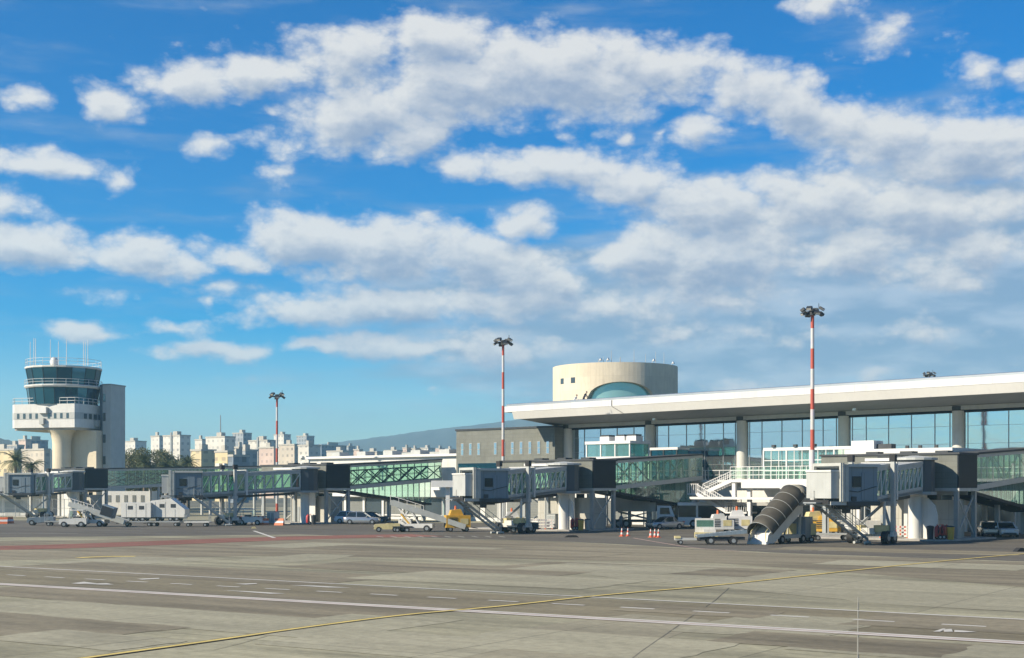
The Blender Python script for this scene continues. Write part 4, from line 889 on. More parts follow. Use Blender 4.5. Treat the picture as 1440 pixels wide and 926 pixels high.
# stem: rounded front column that flares into the platform, wall behind
pr=[(1.65,0),(1.65,12.6),(1.75,13.6),(2.05,14.6),(2.6,15.2)]
MB().lathe(pr,24,(1.1,-2.4)).build('stem_column',M['cream'],tw,smooth=True)
MB().box(.6,7.3,-1.0,6.0,0,15.2).build('stem_wall',M['cream'],tw)
sh_=MB().box(7.4,9.1,1.0,6.0,0,23.6).build('shaft',M['lightgrey'],tw)
MB().box(6.12,7.39,2.0,6.2,15.2,23.8).build('shaft_link',M['cabgrey'],tw)
for z in (4.5,9,13,17,20.5): MB().box(7.5,8.0,.93,.998,z,z+1.5).build('window',M['window'],sh_)
MB().box(7.3,9.2,.9,6.1,23.6,23.85).build('shaft_cap',M['grey'],sh_)
# ---------------------------------------------------------------- glass lounge box on legs, rooftop units
gbx=thing('glass_lounge','white framed glass lounge on posts with three air units on its roof','lounge',S(-13.4,12),SR)
MB().box(0,6.6,0,4,8.1,8.4).build('floor',M['white_clean'],gbx)
MB().box(-.1,6.7,-.1,4.1,9.9,10.25).build('roof',M['white_clean'],gbx)
MB().box(.1,6.5,.1,.16,8.4,9.9).build('glass_wall',M['glass'],gbx); MB().box(6.42,6.48,.2,3.9,8.4,9.9).build('glass_wall',M['glassdark'],gbx); MB().box(.1,6.4,3.8,3.86,8.4,9.9).build('glass_wall',M['glassdark'],gbx)
for x in (.0,2.15,4.3,6.45): MB().box(x,x+.15,0,.15,8.4,9.9).build('frame_post',M['white_clean'],gbx)
for y in (3.85,): MB().box(6.45,6.6,y,y+.15,8.4,9.9).build('frame_post',M['white_clean'],gbx)
for x in (1.9,4.2,5.9): 
    u=MB().box(x-.7,x+.7,1.2,2.6,10.25,10.85).build('air_unit',M['white_clean'],gbx); MB().box(x-.6,x+.6,1.3,2.5,10.85,11.05).build('fan_grille',M['darkmetal'],u)
for x in (.3,6.3):
    for y in (.3,3.7): MB().box(x-.15,x+.15,y-.15,y+.15,0,8.1).build('leg',M['lightgrey'],gbx)
gb2=thing('dark_glass_kiosk','small dark glass box with a white frame beside the first column right of the lounge','kiosk',S(-9.2,19.5),SR)
MB().box(0,4,0,2.4,5.62,5.8).build('floor',M['white_clean'],gb2); MB().box(.05,3.95,.05,2.35,5.8,9.3).build('glass_wall',M['towerglass'],gb2); MB().box(-.1,4.1,-.1,2.5,9.3,9.6).build('roof',M['white_clean'],gb2)
for x in (0,1.9,3.85): MB().box(x,x+.13,-.05,.045,5.8,9.3).build('frame_post',M['darkmetal'],gb2)
# white parapet building behind the nearest gate
pp=thing('white_annex','white flat roofed annex behind the nearest grey gate block','annex',S(24.6,5.0),SR)
MB().box(0,11.0,0,9,3.0,7.9).build('wall',M['white'],pp); MB().box(-.02,11.02,-.03,9.1,7.9,8.42).build('parapet',M['white_clean'],pp)
for x in (.4,5.5,10.6):
    for y in (.4,8.6): MB().box(x-.2,x+.2,y-.2,y+.2,0,3.0).build('leg',M['white'],pp)
MB().box(.2,2.6,1,3,8.42,9.3).build('roof_unit',M['white_clean'],pp); MB().box(2.7,4.2,1.5,2.5,8.42,8.95).build('roof_unit',M['darkmetal'],pp)
for x in (6.3,7.6,9.2): MB().box(x,x+.3,.1,.35,8.42,8.7).build('roof_lamp',M['darkmetal'],pp)
# ---------------------------------------------------------------- white steel staircase and canopy
ws=thing('steel_staircase','white steel staircase with railed landings and a long white beam in front of the terminal','staircase',S(3.2,14.2),SR)
# local x along terminal, y away
MB().box(1.5,16.5,1.5,6.3,5.3,5.62).build('upper_deck',M['white_clean'],ws)
m=MB()
for k in range(21):
    x=1.5+15*k/20; m.bar((x,1.5,5.62),(x,1.5,7.05),.05)
for z in (6.1,6.6,7.05): m.bar((1.5,1.5,z),(16.5,1.5,z),.06)
m.build('deck_railing',M['white_clean'],ws)
MB().box(1.6,16.4,1.56,1.58,5.75,6.95).build('railing_panel',M['glassclear'],ws)
MB().box(4.6,19.0,-1.2,.6,4.62,5.28).build('long_beam',M['white_clean'],ws)
for x in (5.2,11.5,18.4): MB().box(x-.22,x+.22,-.6,-.2,0,4.62).build('post',M['white_clean'],ws)
for x,zt_ in ((1.8,5.3),(8.0,5.3),(15.8,5.3)): MB().box(x-.22,x+.22,1.7,2.1,0,zt_).build('post',M['white_clean'],ws)
def flight(A,B,wd,name):
    A=Vector(A);B=Vector(B); h=Vector((B.x-A.x,B.y-A.y,0)).normalized(); s_=Vector((h.y,-h.x,0))*wd/2
    m=MB()
    for k in (-1,1): m.bar(A+s_*k,B+s_*k,.1,.38)
    for q in range(13):
        p=A.lerp(B,q/12); m.bar(p-s_,p+s_,.28,.06)
    f=m.build(name,M['white_clean'],ws); m=MB()
    for k in (-1,1):
        for z in (.55,1.1): m.bar(A+s_*k+Vector((0,0,z)),B+s_*k+Vector((0,0,z)),.06)
        for q in range(15):
            p=A.lerp(B,q/14)+s_*k; m.bar(p,p+Vector((0,0,1.1)),.05)
    m.build('railing',M['white_clean'],f)
flight((1.6,2.3,5.5),(-2.3,2.3,4.0),1.3,'upper_flight')
MB().box(-3.8,-2.2,.6,3.0,3.85,4.0).build('half_landing',M['white_clean'],ws)
flight((-2.3,1.0,3.95),(1.7,1.0,1.9),1.2,'lower_flight')
MB().box(1.6,4.6,.3,2.2,1.75,1.92).build('lower_landing',M['white_clean'],ws)
m=MB()
for k in range(11):
    x=1.6+.3*k; m.bar((x,.3,1.92),(x,.3,3.0),.05)
m.bar((1.6,.3,3.0),(4.6,.3,3.0),.06); m.build('landing_railing',M['white_clean'],ws)
m=MB()
for k in range(6):
    x=-3.8+.3*k; m.bar((x,.6,4.0),(x,.6,5.1),.05)
m.bar((-3.8,.6,5.1),(-2.2,.6,5.1),.06); m.build('landing_railing',M['white_clean'],ws)
MB().box(-3.4,-3.1,1.7,2.0,0,3.85).build('post',M['lightgrey'],ws)
# glazed white screen behind the deck
gs=thing('white_glazed_screen','white gridded glass screen above the staircase deck','screen',S(6.5,20.0),SR)
m=MB()
for k in range(13): m.bar((k*1.0,0,5.62),(k*1.0,0,9.0),.08 if k%3 else .16)
for z in (6.6,7.8,8.95): m.bar((0,0,z),(12,0,z),.09)
m.bar((0,0,9.1),(12.1,0,9.1),.2,.35); m.build('frame',M['white_clean'],gs); MB().box(.05,11.95,.04,.07,5.62,8.9).build('glass',M['glassclear'],gs)
for x in (1.2,4.0,6.4): MB().box(x,x+.4,-.3,.1,9.3,9.6).build('lamp',M['darkmetal'],gs)
cn=thing('white_canopy','white flat canopy above the airport bus','canopy',S(.8,13.2),SR)
MB().box(0,12,0,3.6,3.35,3.62).build('roof',M['white_clean'],cn)
for x in (.4,6,11.6): MB().box(x-.1,x+.1,3.2,3.4,0,3.35).build('post',M['white_clean'],cn)
# white beam link of the gate under the slit window building
lk=thing('white_link_beam','white box beam on a white post left of the yellow ground power unit','link',(0,0))
m=MB(); Yb=176; m.box(WX(607,Yb),WX(652,Yb),Yb-1.2,Yb+.6,4.75,5.6).build('beam',M['white_clean'],lk); MB().box(WX(627,Yb),WX(632.5,Yb),Yb-.5,Yb,0,4.75).build('post',M['white_clean'],lk)
# dark low office behind the tower gate
of=thing('dark_office_block','low blue grey office block above the long walkway roof','office block',S(-88,52),SR)
MB().box(0,34,0,12,0,10.6).build('wall',facade('office bands',(.20,.24,.28),(.05,.07,.09),3.0,3.2,.5),of); MB().box(-.2,34.2,-.2,12.2,10.6,11.0).build('parapet',M['lightgrey'],of); MB().box(-2.5,-.3,0,12,0,11.2).build('stair_tower',M['cream'],of)
# white shed and fence at far left
sd1=thing('white_shed','low white shed with a pale flat canopy behind the fence at the tower gate','shed',(WX(-40,225),225),-.15)
MB().box(-8,14,0,6,0,3.4).build('wall',M['white'],sd1); MB().box(-9,15.5,-2.5,6.2,3.4,3.65).build('roof',M['lightgrey'],sd1)
for x in (-4,1,6): MB().box(x,x+2.6,-.06,-.003,0,2.4).build('door',M['lightgrey'],sd1)
f1=thing('mesh_fence','thin grey mesh fence in front of the white shed','fence',(WX(-30,212),212),-.1)
for k in range(9): MB().bar((k*2.0,0,0),(k*2.0,0,2.9),.08).build('post',M['steel'],f1)
m=MB()
for z in (.3,1.5,2.9): m.bar((0,0,z),(16,0,z),.05)
for k in range(64): m.bar((k*.25,0,.3),(k*.25,0,2.9),.015)
m.build('mesh',M['steel'],f1)
wl=thing('dark_wall','dark grey boundary wall behind the palms at the tower','wall',(WX(-60,275),275),-.05)
MB().box(0,22,0,.5,0,6.4).build('wall',M['dark_and_shade'],wl)
for k in range(6): MB().box(k*4,k*4+.3,-.1,-.002,0,6.4).build('pilaster',M['grey'],wl)
hw=thing('white_windowed_hut','white site hut with a row of small windows under the long walkway','hut',(WX(163,236),236),-.1)
MB().box(-2.5,6.5,0,4,0,4.1).build('wall',M['white'],hw)
for k in range(5): 
    MB().box(-1.5+k*1.5,-.9+k*1.5,-.06,-.003,2.2,3.4).build('window',M['shutter'],hw)
# ---------------------------------------------------------------- people on the roof
def person(name,label,loc,rz,joints,cl,mats,hair=True):
    """joints: pelvis, chest, neck, head, (shoulder, elbow, hand) x2, (hip, knee, foot) x2"""
    o=thing(name,label,'person',loc,rz)
    J=[Vector(j) for j in joints]
    E=[(0,1),(1,2),(2,3),(1,4),(4,5),(5,6),(1,7),(7,8),(8,9),(0,10),(10,11),(11,12),(0,13),(13,14),(14,15)]
    rad=[.15,.17,.06,.11,.08,.05,.04,.08,.05,.04,.10,.075,.05,.10,.075,.05]
    me=bpy.data.meshes.new('body'); me.from_pydata([tuple(v) for v in J],E,[]); me.materials.append(cl)
    b=bpy.data.objects.new('body',me); COL.objects.link(b); b.parent=o
    b.modifiers.new('Skin','SKIN'); 
    if not me.skin_vertices: 
        bm=bmesh.new(); bm.from_mesh(me); bm.verts.layers.skin.verify(); bm.to_mesh(me); bm.free()
    for i,r in enumerate(rad): me.skin_vertices[0].data[i].radius=(r,r*.85)
    me.skin_vertices[0].data[0].use_root=True
    su=b.modifiers.new('Subd','SUBSURF'); su.levels=1; su.render_levels=2
    hd=MB().lathe([(.001,-.13),(.07,-.11),(.095,-.03),(.10,.05),(.07,.12),(.001,.14)],12)
    for i in range(len(hd.v)): hd.v[i]=Vector(hd.v[i])+J[3]+Vector((0,0,.02))
    h=hd.build('head',M['skin'],o,smooth=True)
    hr=MB().lathe([(.11,.02),(.112,.06),(.08,.14),(.001,.165)],12)
    for i in range(len(hr.v)): hr.v[i]=Vector(hr.v[i])+J[3]+Vector((0,.015,.02))
    hr.build('hair',M['black'],h,smooth=True)
    return o
zr=zt(-24)+.45
ps=S(-26.5,26); pz=15.55+.0066*-26.5+.45
person('person','crouching person in a white shirt on the left end of the terminal roof',(ps[0],ps[1],pz),.4,
  [(0,0,.62),(.14,-.25,1.0),(.2,-.36,1.15),(.24,-.42,1.3),(.3,-.3,1.02),(.4,-.5,.85),(.3,-.7,.78),(-.05,-.3,1.02),(-.1,-.55,.85),(0,-.75,.78),(.12,0,.6),(.2,-.42,.72),(.16,-.12,.3),(-.12,0,.6),(-.1,-.42,.72),(-.1,-.12,.3)],M['cloth_white'],None)
ps=S(-25.2,26.5)
person('person','standing person in dark clothes bending forward on the terminal roof',(ps[0],ps[1],pz),.9,
  [(0,0,1.0),(.1,-.2,1.45),(.14,-.3,1.6),(.18,-.38,1.72),(.3,-.2,1.42),(.36,-.4,1.15),(.3,-.6,1.05),(-.1,-.2,1.42),(-.12,-.42,1.15),(-.02,-.62,1.05),(.11,0,.95),(.12,-.02,.5),(.12,.03,.06),(-.11,0,.95),(-.14,.08,.5),(-.16,.1,.06)],M['cloth_dark'],None)
# ---------------------------------------------------------------- light masts
def mast(px,py_top,Y,label,z0=0,per=7.0,parity=0,r=.2):
    zt_=WZ(py_top,Y); o=thing('light_mast',label,'light mast',(WX(px,Y),Y,0),0,'red and white floodlight masts')
    p=MB().tube((0,0,0),(0,0,zt_-.3),r,r*.72,14).build('pole',M['mastred'],o,smooth=True)
    MB().tube((0,0,0),(0,0,.4),r*2.2,r*2.2,14).build('base_flange',M['concrete'],p)
    MB().tube((0,0,zt_-.5),(0,0,zt_+.1),.3,.3,12).build('head_hub',M['darkmetal'],o)
    m=MB()
    for k in range(12):
        a,b=math.tau*k/12,math.tau*(k+1)/12; m.tube((.85*math.cos(a),.85*math.sin(a),zt_-.2),(.85*math.cos(b),.85*math.sin(b),zt_-.2),.06,None,6)
    for k in range(4):
        a=math.tau*k/4+.3; m.tube((0,0,zt_-.2),(.85*math.cos(a),.85*math.sin(a),zt_-.2),.05,None,6)
    m.build('ring',M['darkmetal'],o)
    for k in range(8):
        a=math.tau*k/8+.25; ca,sa=math.cos(a),math.sin(a)
        CMx=Matrix.Translation((.95*ca,.95*sa,zt_+(.12 if k%2 else -.32)))@Matrix.Rotation(a,4,'Z')@Matrix.Rotation(R(35),4,'Y')
        f=MB(CMx).box(-.22,.22,-.27,.27,-.13,.13).build('floodlight',M['darkmetal'],o)
        MB(CMx).box(.222,.24,-.23,.23,-.1,.1).build('lens',M['lamp'],f)
    MB().tube((.7,.3,zt_-.1),(.7,.3,zt_+.75),.035,.03,6).build('lightning_rod',M['darkmetal'],o)
    return o
mast(389.5,556,196,'red and white light mast rising behind the gate block right of the trailers')
mast(707.5,480,160.7,'red and white light mast left of the cream drum building')
mast(1142.5,437,133.5,'tallest looking light mast, its base beside the dark covered passenger stairs',r=.24)
mast(1307,526,250,'light mast of which only the floodlight head shows above the terminal roof')
# ---------------------------------------------------------------- cars
def loft(m, secs):                                  # secs: list of (x, [(y,z)...]) rings, all with the same count
    n=len(secs[0][1]); vs=[]
    for x,r in secs: vs += [(x,y,z) for y,z in r]
    fs=[]
    for i in range(len(secs)-1):
        for k in range(n): fs.append((i*n+k,i*n+(k+1)%n,(i+1)*n+(k+1)%n,(i+1)*n+k))
    fs += [tuple(range(n))[::-1],tuple(range((len(secs)-1)*n,len(secs)*n))]
    return m.add(vs,fs)
def car(label, paint, loc, rz, kind='suv', group='parked cars'):
    o=thing('parked_car',label,'car',loc,rz,group)
    H=1.66 if kind=='suv' else 1.46; Lc=4.5 if kind=='suv' else 4.3; hw=.9; b=.92 if kind=='suv' else .84
    def ring(w,z0,z1): return [(-w,z0+.1),(-w*.96,z0),(w*.96,z0),(w,z0+.1),(w,z1-.12),(w*.9,z1),(-w*.9,z1),(-w,z1-.12)]
    x0=-Lc/2
    secs=[(x0,ring(hw*.82,.35,.72)),(x0+.12,ring(hw*.93,.26,.80)),(x0+.9,ring(hw,.22,b-.02)),(x0+1.4,ring(hw,.22,b+.02)),(Lc/2-.5,ring(hw,.22,b+.05)),(Lc/2-.1,ring(hw*.95,.28,b)),(Lc/2,ring(hw*.85,.36,b-.15))]
    bd=loft(MB(),secs).build('body',M[paint],o,smooth=True)
    def gr(w,wt,z0,z1): return [(-w,z0),(w,z0),(wt,z1),(-wt,z1)]
    back=Lc/2-(.15 if kind=='suv' else .75)
    g=loft(MB(),[(x0+1.15,gr(.80,.80,b-.05,b)),(x0+2.0,gr(.84,.70,b-.05,H-.10)),(x0+2.4,gr(.84,.70,b-.05,H-.07)),(back-.6,gr(.84,.70,b-.05,H-.09)),(back-.05,gr(.80,.78,b-.05,b+.02))])
    g.build('windows',M['carglass'],o,smooth=True)
    rf=loft(MB(),[(x0+1.95,gr(.72,.66,H-.11,H-.08)),(x0+2.5,gr(.73,.62,H-.10,H)),(back-.9,gr(.73,.62,H-.10,H-.01)),(back-.5,gr(.72,.64,H-.14,H-.08))]).build('roof',M[paint],o,smooth=True)
    for y in (-1,1):
        for xa,za,xb,zb in ((x0+1.2,b,x0+2.05,H-.08),(x0+2.85,b,x0+2.85,H-.06),(back-.12,b,back-.62,H-.1)):
            MB().bar((xa,y*.80,za),(xb,y*.70,zb),.09,.06).build('pillar',M[paint],o)
    for x in (x0+.82,Lc/2-.8):
        for y in (-.82,.82): add_wheel(o,x,y,.33,.22)
    for y in (-.6,.6):
        MB().box(x0-.01,x0+.14,y-.2,y+.2,.58,.72).build('headlight',M['lamp'],o); MB().box(Lc/2-.1,Lc/2+.012,y-.18,y+.18,.72,.92).build('tail_light',M['red'],o)
        MB().box(x0+1.45,x0+1.6,y*1.55-.1,y*1.55+.1,b+.03,b+.18).build('mirror',M[paint],o)
    MB().box(x0-.03,x0+.1,-.6,.6,.3,.45).build('grille',M['darkmetal'],o)
    return o
WDIR=lambda a: R(a)
car('silver estate car with dark windows parked below the white service building','silver',G(509,737.5),R(178),'suv')
car('white van like car half hidden behind the silver estate car at the tall leg','carwhite',(WX(494,176),176.8),R(176),'suv')
car('dark car behind the silver estate car near the grey shutters','darkmetal',(WX(525,181),181.5),R(172),'hatch')
car('silver hatchback in the shade of the walkway in front of a grey garage door','silver',G(935,744.5),R(28),'hatch')
car('white parked car seen from the front, right of the two by the grey gate legs','carwhite',G(1413,755),R(82),'hatch')
car('silver parked car seen from the front, left of the two by the grey gate legs','silver',G(1391,754.5),R(78),'hatch')
# ---------------------------------------------------------------- bus
def bus(label,loc,rz):
    o=thing('airport_bus',label,'bus',loc,rz)
    MB().box(-6.2,6.2,-1.4,1.4,.35,1.25).build('lower_body',M['white_clean'],o)
    MB().box(-6.1,6.15,-1.36,1.36,1.25,2.6).build('windows',M['carglass'],o)
    MB().box(-6.25,6.25,-1.42,1.42,2.6,2.95).build('roof',M['white_clean'],o)
    for x in (-4.0,-1.3,1.4,4.1):
        for y in (-1.37,1.37): MB().box(x-.12,x+.12,y-.02,y+.02,1.25,2.6).build('window_post',M['white_clean'],o)
    MB().prism([(-6.2,.35),(-6.6,.5),(-6.75,1.2),(-6.55,2.4),(-6.2,2.6)],-1.34,1.34).build('windscreen',M['carglass'],o)
    MB().box(-6.8,-6.2,-1.36,1.36,.3,.95).build('front_bumper',M['silver'],o)
    for y in (-1,1): MB().box(-6.84,-6.78,y*.95-.2,y*.95+.2,.6,.82).build('headlight',M['lamp'],o)
    for y in (-1.1,1.1):
        for x in (-4.4,4.2): add_wheel(o,x,y*1.18,.48,.28)
    for x in (-2.9,0,2.9): MB().box(x-.6,x+.6,-1.44,-1.37,.45,2.5).build('door',M['carglass'],o)
    return o
bus('white airport bus with dark windows under the white canopy','airport bus' if False else (WX(1030,157),157.5),R(-8))
# ---------------------------------------------------------------- lorries
def lorry(label,loc,rz,boxm='white',boxl=6.0,cabm='white_clean',lift=False,group=None,boxz=1.15,boxh=2.6):
    o=thing('service_lorry',label,'lorry',loc,rz,group)
    MB().box(-boxl/2-2.3,boxl/2,-.5,.5,.65,.95).build('chassis',M['darkmetal'],o)
    MB().box(-boxl/2,boxl/2,-1.22,1.22,boxz,boxz+boxh).build('box_body',M[boxm],o)
    c=MB().prism([(-boxl/2-.15,.6),(-boxl/2-2.1,.6),(-boxl/2-2.15,1.5),(-boxl/2-1.75,2.55),(-boxl/2-.15,2.6)],-1.15,1.15).build('cab',M[cabm],o)
    MB().prism([(-boxl/2-2.17,1.55),(-boxl/2-1.82,2.4),(-boxl/2-1.78,2.38),(-boxl/2-2.12,1.53)],-1.0,1.0).build('windscreen',M['carglass'],c)
    for y in (-1.165,1.165): MB().prism([(-boxl/2-.5,1.6),(-boxl/2-1.7,1.6),(-boxl/2-1.55,2.35),(-boxl/2-.5,2.35)],y-.01,y+.01).build('side_window',M['carglass'],c)
    for x in (-boxl/2-1.2,boxl/2-1.6,boxl/2-.7):
        for y in (-1.0,1.0): add_wheel(o,x,y,.48,.3)
    for y in (-.8,.8): MB().box(-boxl/2-2.2,-boxl/2-2.1,y-.18,y+.18,.8,1.0).build('headlight',M['lamp'],c)
    if lift:
        for y in (-.9,.9): m=MB(); m.bar((-boxl/2+.6,y,.95),(boxl/2-.6,y,boxz-.05),.14); m.bar((boxl/2-.6,y,.95),(-boxl/2+.6,y,boxz-.05),.14); m.build('scissor_arm',M['grey'],o)
    return o
lorry('high loader lorry with a pale box body in the shade under the walkway',(WX(893,158),158.2),R(170),'concrete',5.0,lift=True,boxz=1.9,boxh=2.7)
def trailer(label,loc,rz,Lt,h,slope=False):
    o=thing('box_trailer',label,'trailer',loc,rz,'white box trailers parked under the walkway')
    pr=[(-Lt/2,.55),(Lt/2,.55),(Lt/2,h-.1),(Lt/2-.1,h),(-Lt/2+.1,h),(-Lt/2,h-.1)] if not slope else [(-Lt/2,.55),(Lt/2,.55),(Lt/2,h-1.2),(Lt/2-2.0,h+.35),(-Lt/2+.1,h),(-Lt/2,h-.1)]
    b=MB().prism(pr,-1.2,1.2).build('box_body',M['white'],o)
    for k in range(int(Lt/1.4)):
        x=-Lt/2+.7+k*1.4; MB().box(x-.03,x+.03,-1.225,-1.201,.6,h-.15 if not slope or x<Lt/2-2.2 else h-1.2).build('rib',M['lightgrey'],b)
    for x in (-.5,.5): MB().box(x*1.6-.35,x*1.6+.35,-1.23,-1.202,h-.95,h-.45).build('vent',M['darkmetal'],b)
    MB().box(-Lt/2+.2,Lt/2-.2,-.8,.8,.35,.55).build('chassis',M['grey'],o)
    for x in (-Lt/2+1.0,Lt/2-1.2,Lt/2-2.1):
        for y in (-.95,.95): add_wheel(o,x,y,.3,.26)
    return o
trailer('white box trailer with plain square ends, left of the pair under the long walkway',(WX(195,190),190),R(-3),4.2,2.6)
trailer('longer white box trailer with a sloping end, right of the pair by the stairs',(WX(238,190),190.5),R(-3),4.9,2.85,True)
# ---------------------------------------------------------------- ground support equipment
def tractor(label,loc,rz,paint='white',cabin=True,group=None,sz=1.0):
    o=thing('tow_tractor',label,'tow tractor',loc,rz,group); o.scale=(sz,)*3
    MB().prism([(-1.6,.35),(1.6,.35),(1.6,1.05),(.3,1.1),(-.2,1.0),(-1.5,.95)],-.72,.72).build('body',M[paint],o)
    MB().box(.1,.7,-.55,.55,1.1,1.25).build('seat',M['black'],o)
    m=MB(); m.tube((-.35,0,1.0),(-.1,0,1.45),.03); m.lathe([(.18,1.44),(.18,1.48)],10,(-.08,0)); m.build('steering_wheel',M['black'],o)
    if cabin:
        MB().box(-.4,1.25,-.68,.68,1.95,2.05).build('cab_roof',M[paint],o)
        for x in (-.35,1.2):
            for y in (-.64,.64): MB().bar((x,y,1.0),(x,y,1.96),.06).build('roof_post',M[paint],o)
        MB().box(-.40,-.38,-.6,.6,1.1,1.9).build('windscreen',M['glassdark'],o)
    for x in (-1.0,1.0):
        for y in (-.66,.66): add_wheel(o,x,y,.34,.22)
    for y in (-.45,.45): MB().box(-1.63,-1.5,y-.12,y+.12,.68,.82).build('headlight',M['lamp'],o)
    MB().box(1.6,1.85,-.08,.08,.4,.5).build('tow_hook',M['darkmetal'],o)
    return o
def cart(label,loc,rz,deck='grey',rails=True,Lc=3.0,group=None,cover=None):
    o=thing('baggage_cart',label,'baggage cart',loc,rz,group)
    MB().box(-Lc/2,Lc/2,-.75,.75,.5,.62).build('deck',M[deck],o)
    for x in (-Lc/2+.5,Lc/2-.5):
        for y in (-.62,.62): add_wheel(o,x,y,.24,.16)
    MB().bar((-Lc/2,0,.5),(-Lc/2-1.0,0,.35),.07).build('tow_bar',M['darkmetal'],o)
    if rails:
        for x in (-Lc/2+.05,Lc/2-.05):
            m=MB()
            for y in (-.7,0,.7): m.bar((x,y,.62),(x,y,1.5),.05)
            for z in (1.05,1.5): m.bar((x,-.7,z),(x,.7,z),.05)
            m.build('end_rail',M['steel'],o)
    if cover:
        MB().box(-Lc/2+.1,Lc/2-.1,-.72,.72,.63,1.6).build('load_cover',M[cover],o)
    return o
def belt_loader(label,loc,rz,Lb=7.0,rise=2.7,belt='alu',group=None):
    """low vehicle with a conveyor that slopes down to one end (+x)"""
    o=thing('belt_loader',label,'belt loader',loc,rz,group)
    MB().box(-2.6,1.2,-.85,.85,.42,.85).build('chassis',M['white'],o)
    MB().box(-2.6,-1.2,.0,.9,.85,1.35).build('engine_box',M['white'],o)
    m=MB(); m.box(-1.1,-.6,.1,.8,.85,1.1); m.box(-.72,-.6,.1,.8,1.1,1.55); m.build('seat',M['black'],o)
    A=Vector((-3.3,-.1,rise)); B=Vector((Lb-3.3,-.1,.55)); s_=Vector((0,.55,0))
    b=MB().hexa([A-s_,B-s_,B+s_,A+s_]+[p+Vector((0,0,.16)) for p in (A-s_,B-s_,B+s_,A+s_)]).build('conveyor',M[belt],o)
    for k in (-1,1): MB().bar(A+s_*k*1.08+Vector((0,0,.12)),B+s_*k*1.08+Vector((0,0,-.02)),.07,.55).build('side_rail',M['grey'],b)
    m=MB()
    for y in (-.55,.4):
        m.bar((-2.4,y,.8),(-1.4,y,A.lerp(B,.28).z),.12); m.bar((-1.4,y,.8),(-2.6,y,A.lerp(B,.1).z),.12); m.bar((-.3,y,.8),(-1.2,y,A.lerp(B,.3).z),.1)
    m.bar((-2.4,-.55,1.3),(-2.4,.4,1.3),.1); m.bar((-1.4,-.55,1.5),(-1.4,.4,1.5),.1); m.build('lift_frame',M['white_clean'],o)
    MB().bar((-1.3,-.65,.85),(-2.2,-.65,1.9),.16).build('hydraulic_ram',M['yellow'],o)
    for x in (-2.0,.6):
        for y in (-.75,.75): add_wheel(o,x,y,.36,.24)
    m=MB(); 
    for q in range(5):
        p=A.lerp(B,q/9)-s_*1.1; m.bar(p,p+Vector((0,0,.85)),.04)
    m.bar(A-s_*1.1+Vector((0,0,.85)),A.lerp(B,4/9)-s_*1.1+Vector((0,0,.85)),.045); m.build('guard_rail',M['white_clean'],o)
    return o
def gpu(label,loc,rz,paint='yellow',group=None,big=True):
    o=thing('ground_power_unit',label,'power unit',loc,rz,group)
    h=1.75 if big else 1.4
    b=MB().box(-1.3,1.3,-.8,.8,.45,h).build('housing',M[paint],o)
    for k in range(5): MB().box(-1.0,-.1,-.83,-.802,.75+k*.17,.84+k*.17).build('louvre',M['darkmetal'],b)
    MB().box(.2,1.05,-.83,-.802,.8,1.4).build('panel',M['paleyellow'],b); MB().box(-1.33,-1.302,-.5,.5,.7,1.3).build('grille',M['darkmetal'],b)
    MB().prism([(-.9,h),(-.7,h+.55),(.3,h+.65),(.6,h)],-.55,.55).build('hood',M[paint],o)
    MB().tube((.9,.4,h),(.9,.4,h+.5),.07).build('exhaust',M['darkmetal'],o)
    m=MB(); m.tube((-.2,0,h+.6),(-.2,0,h+1.0),.12,.1,10); m.build('beacon',M['orange'],o)
    for x in (-.85,.85):
        for y in (-.7,.7): add_wheel(o,x,y,.28,.18)
    MB().bar((1.3,0,.5),(2.2,0,.35),.08).build('tow_bar',M['darkmetal'],o)
    return o
def cone(loc): 
    o=thing('traffic_cone','x','traffic cone',loc,random.uniform(0,3))
    MB().box(-.2,.2,-.2,.2,0,.05).build('base',M['orange'],o); MB().lathe([(.15,.05),(.04,.78),(.03,.8)],14).build('cone',M['cone'],o,smooth=True); return o
def extinguisher(label,loc,rz=0,group='wheeled fire extinguishers at the gates'):
    o=thing('fire_extinguisher',label,'fire extinguisher',loc,rz,group)
    MB().lathe([(.2,.2),(.24,.3),(.24,1.0),(.16,1.15),(.06,1.2),(.06,1.3)],14).build('tank',M['red'],o,smooth=True)
    m=MB(); m.bar((.1,-.2,.9),(.35,-.2,1.3),.04); m.bar((.1,.2,.9),(.35,.2,1.3),.04); m.bar((.35,-.2,1.3),(.35,.2,1.3),.04); m.build('handle',M['red'],o)
    m=MB(); m.path([(0,-.26,1.15),(-.1,-.32,.9),(-.05,-.3,.5),(.05,-.28,.9)],.03); m.build('hose',M['black'],o)
    for y in (-.3,.3): add_wheel(o,.12,y,.2,.08)
    return o
def bin_(label,loc,paint='yellow'):
    o=thing('waste_bin',label,'waste bin',loc,.3)
    MB().lathe([(.26,0),(.32,1.0),(.34,1.02),(.34,1.08)],16).build('body',M[paint],o,smooth=True); MB().lathe([(.33,1.08),(.30,1.16),(.01,1.22)],16).build('lid',M['darkmetal'],o,smooth=True); return o
def barrier(label,loc,rz,Lb=2.2,group='red and white barriers at the gates'):
    o=thing('barrier',label,'barrier',loc,rz,group)
    for k,z in enumerate((.35,.68,1.0)):
        MB().box(-Lb/2,Lb/2,-.03,.03,z-.09,z+.09).build('rail',M['barrier'] ,o)
        q=4
        for i in range(q):
            x=-Lb/2+Lb*(i+.5)/q; MB().box(x-.13,x+.13,-.035,.035,z-.092,z+.092).build('white_band',M['white_clean'],o)
    for x in (-Lb/2+.2,Lb/2-.2):
        MB().box(x-.04,x+.04,-.05,.05,0,1.12).build('post',M['white_clean'],o); MB().box(x-.06,x+.06,-.3,.3,0,.08).build('foot',M['orange'],o)
    return o
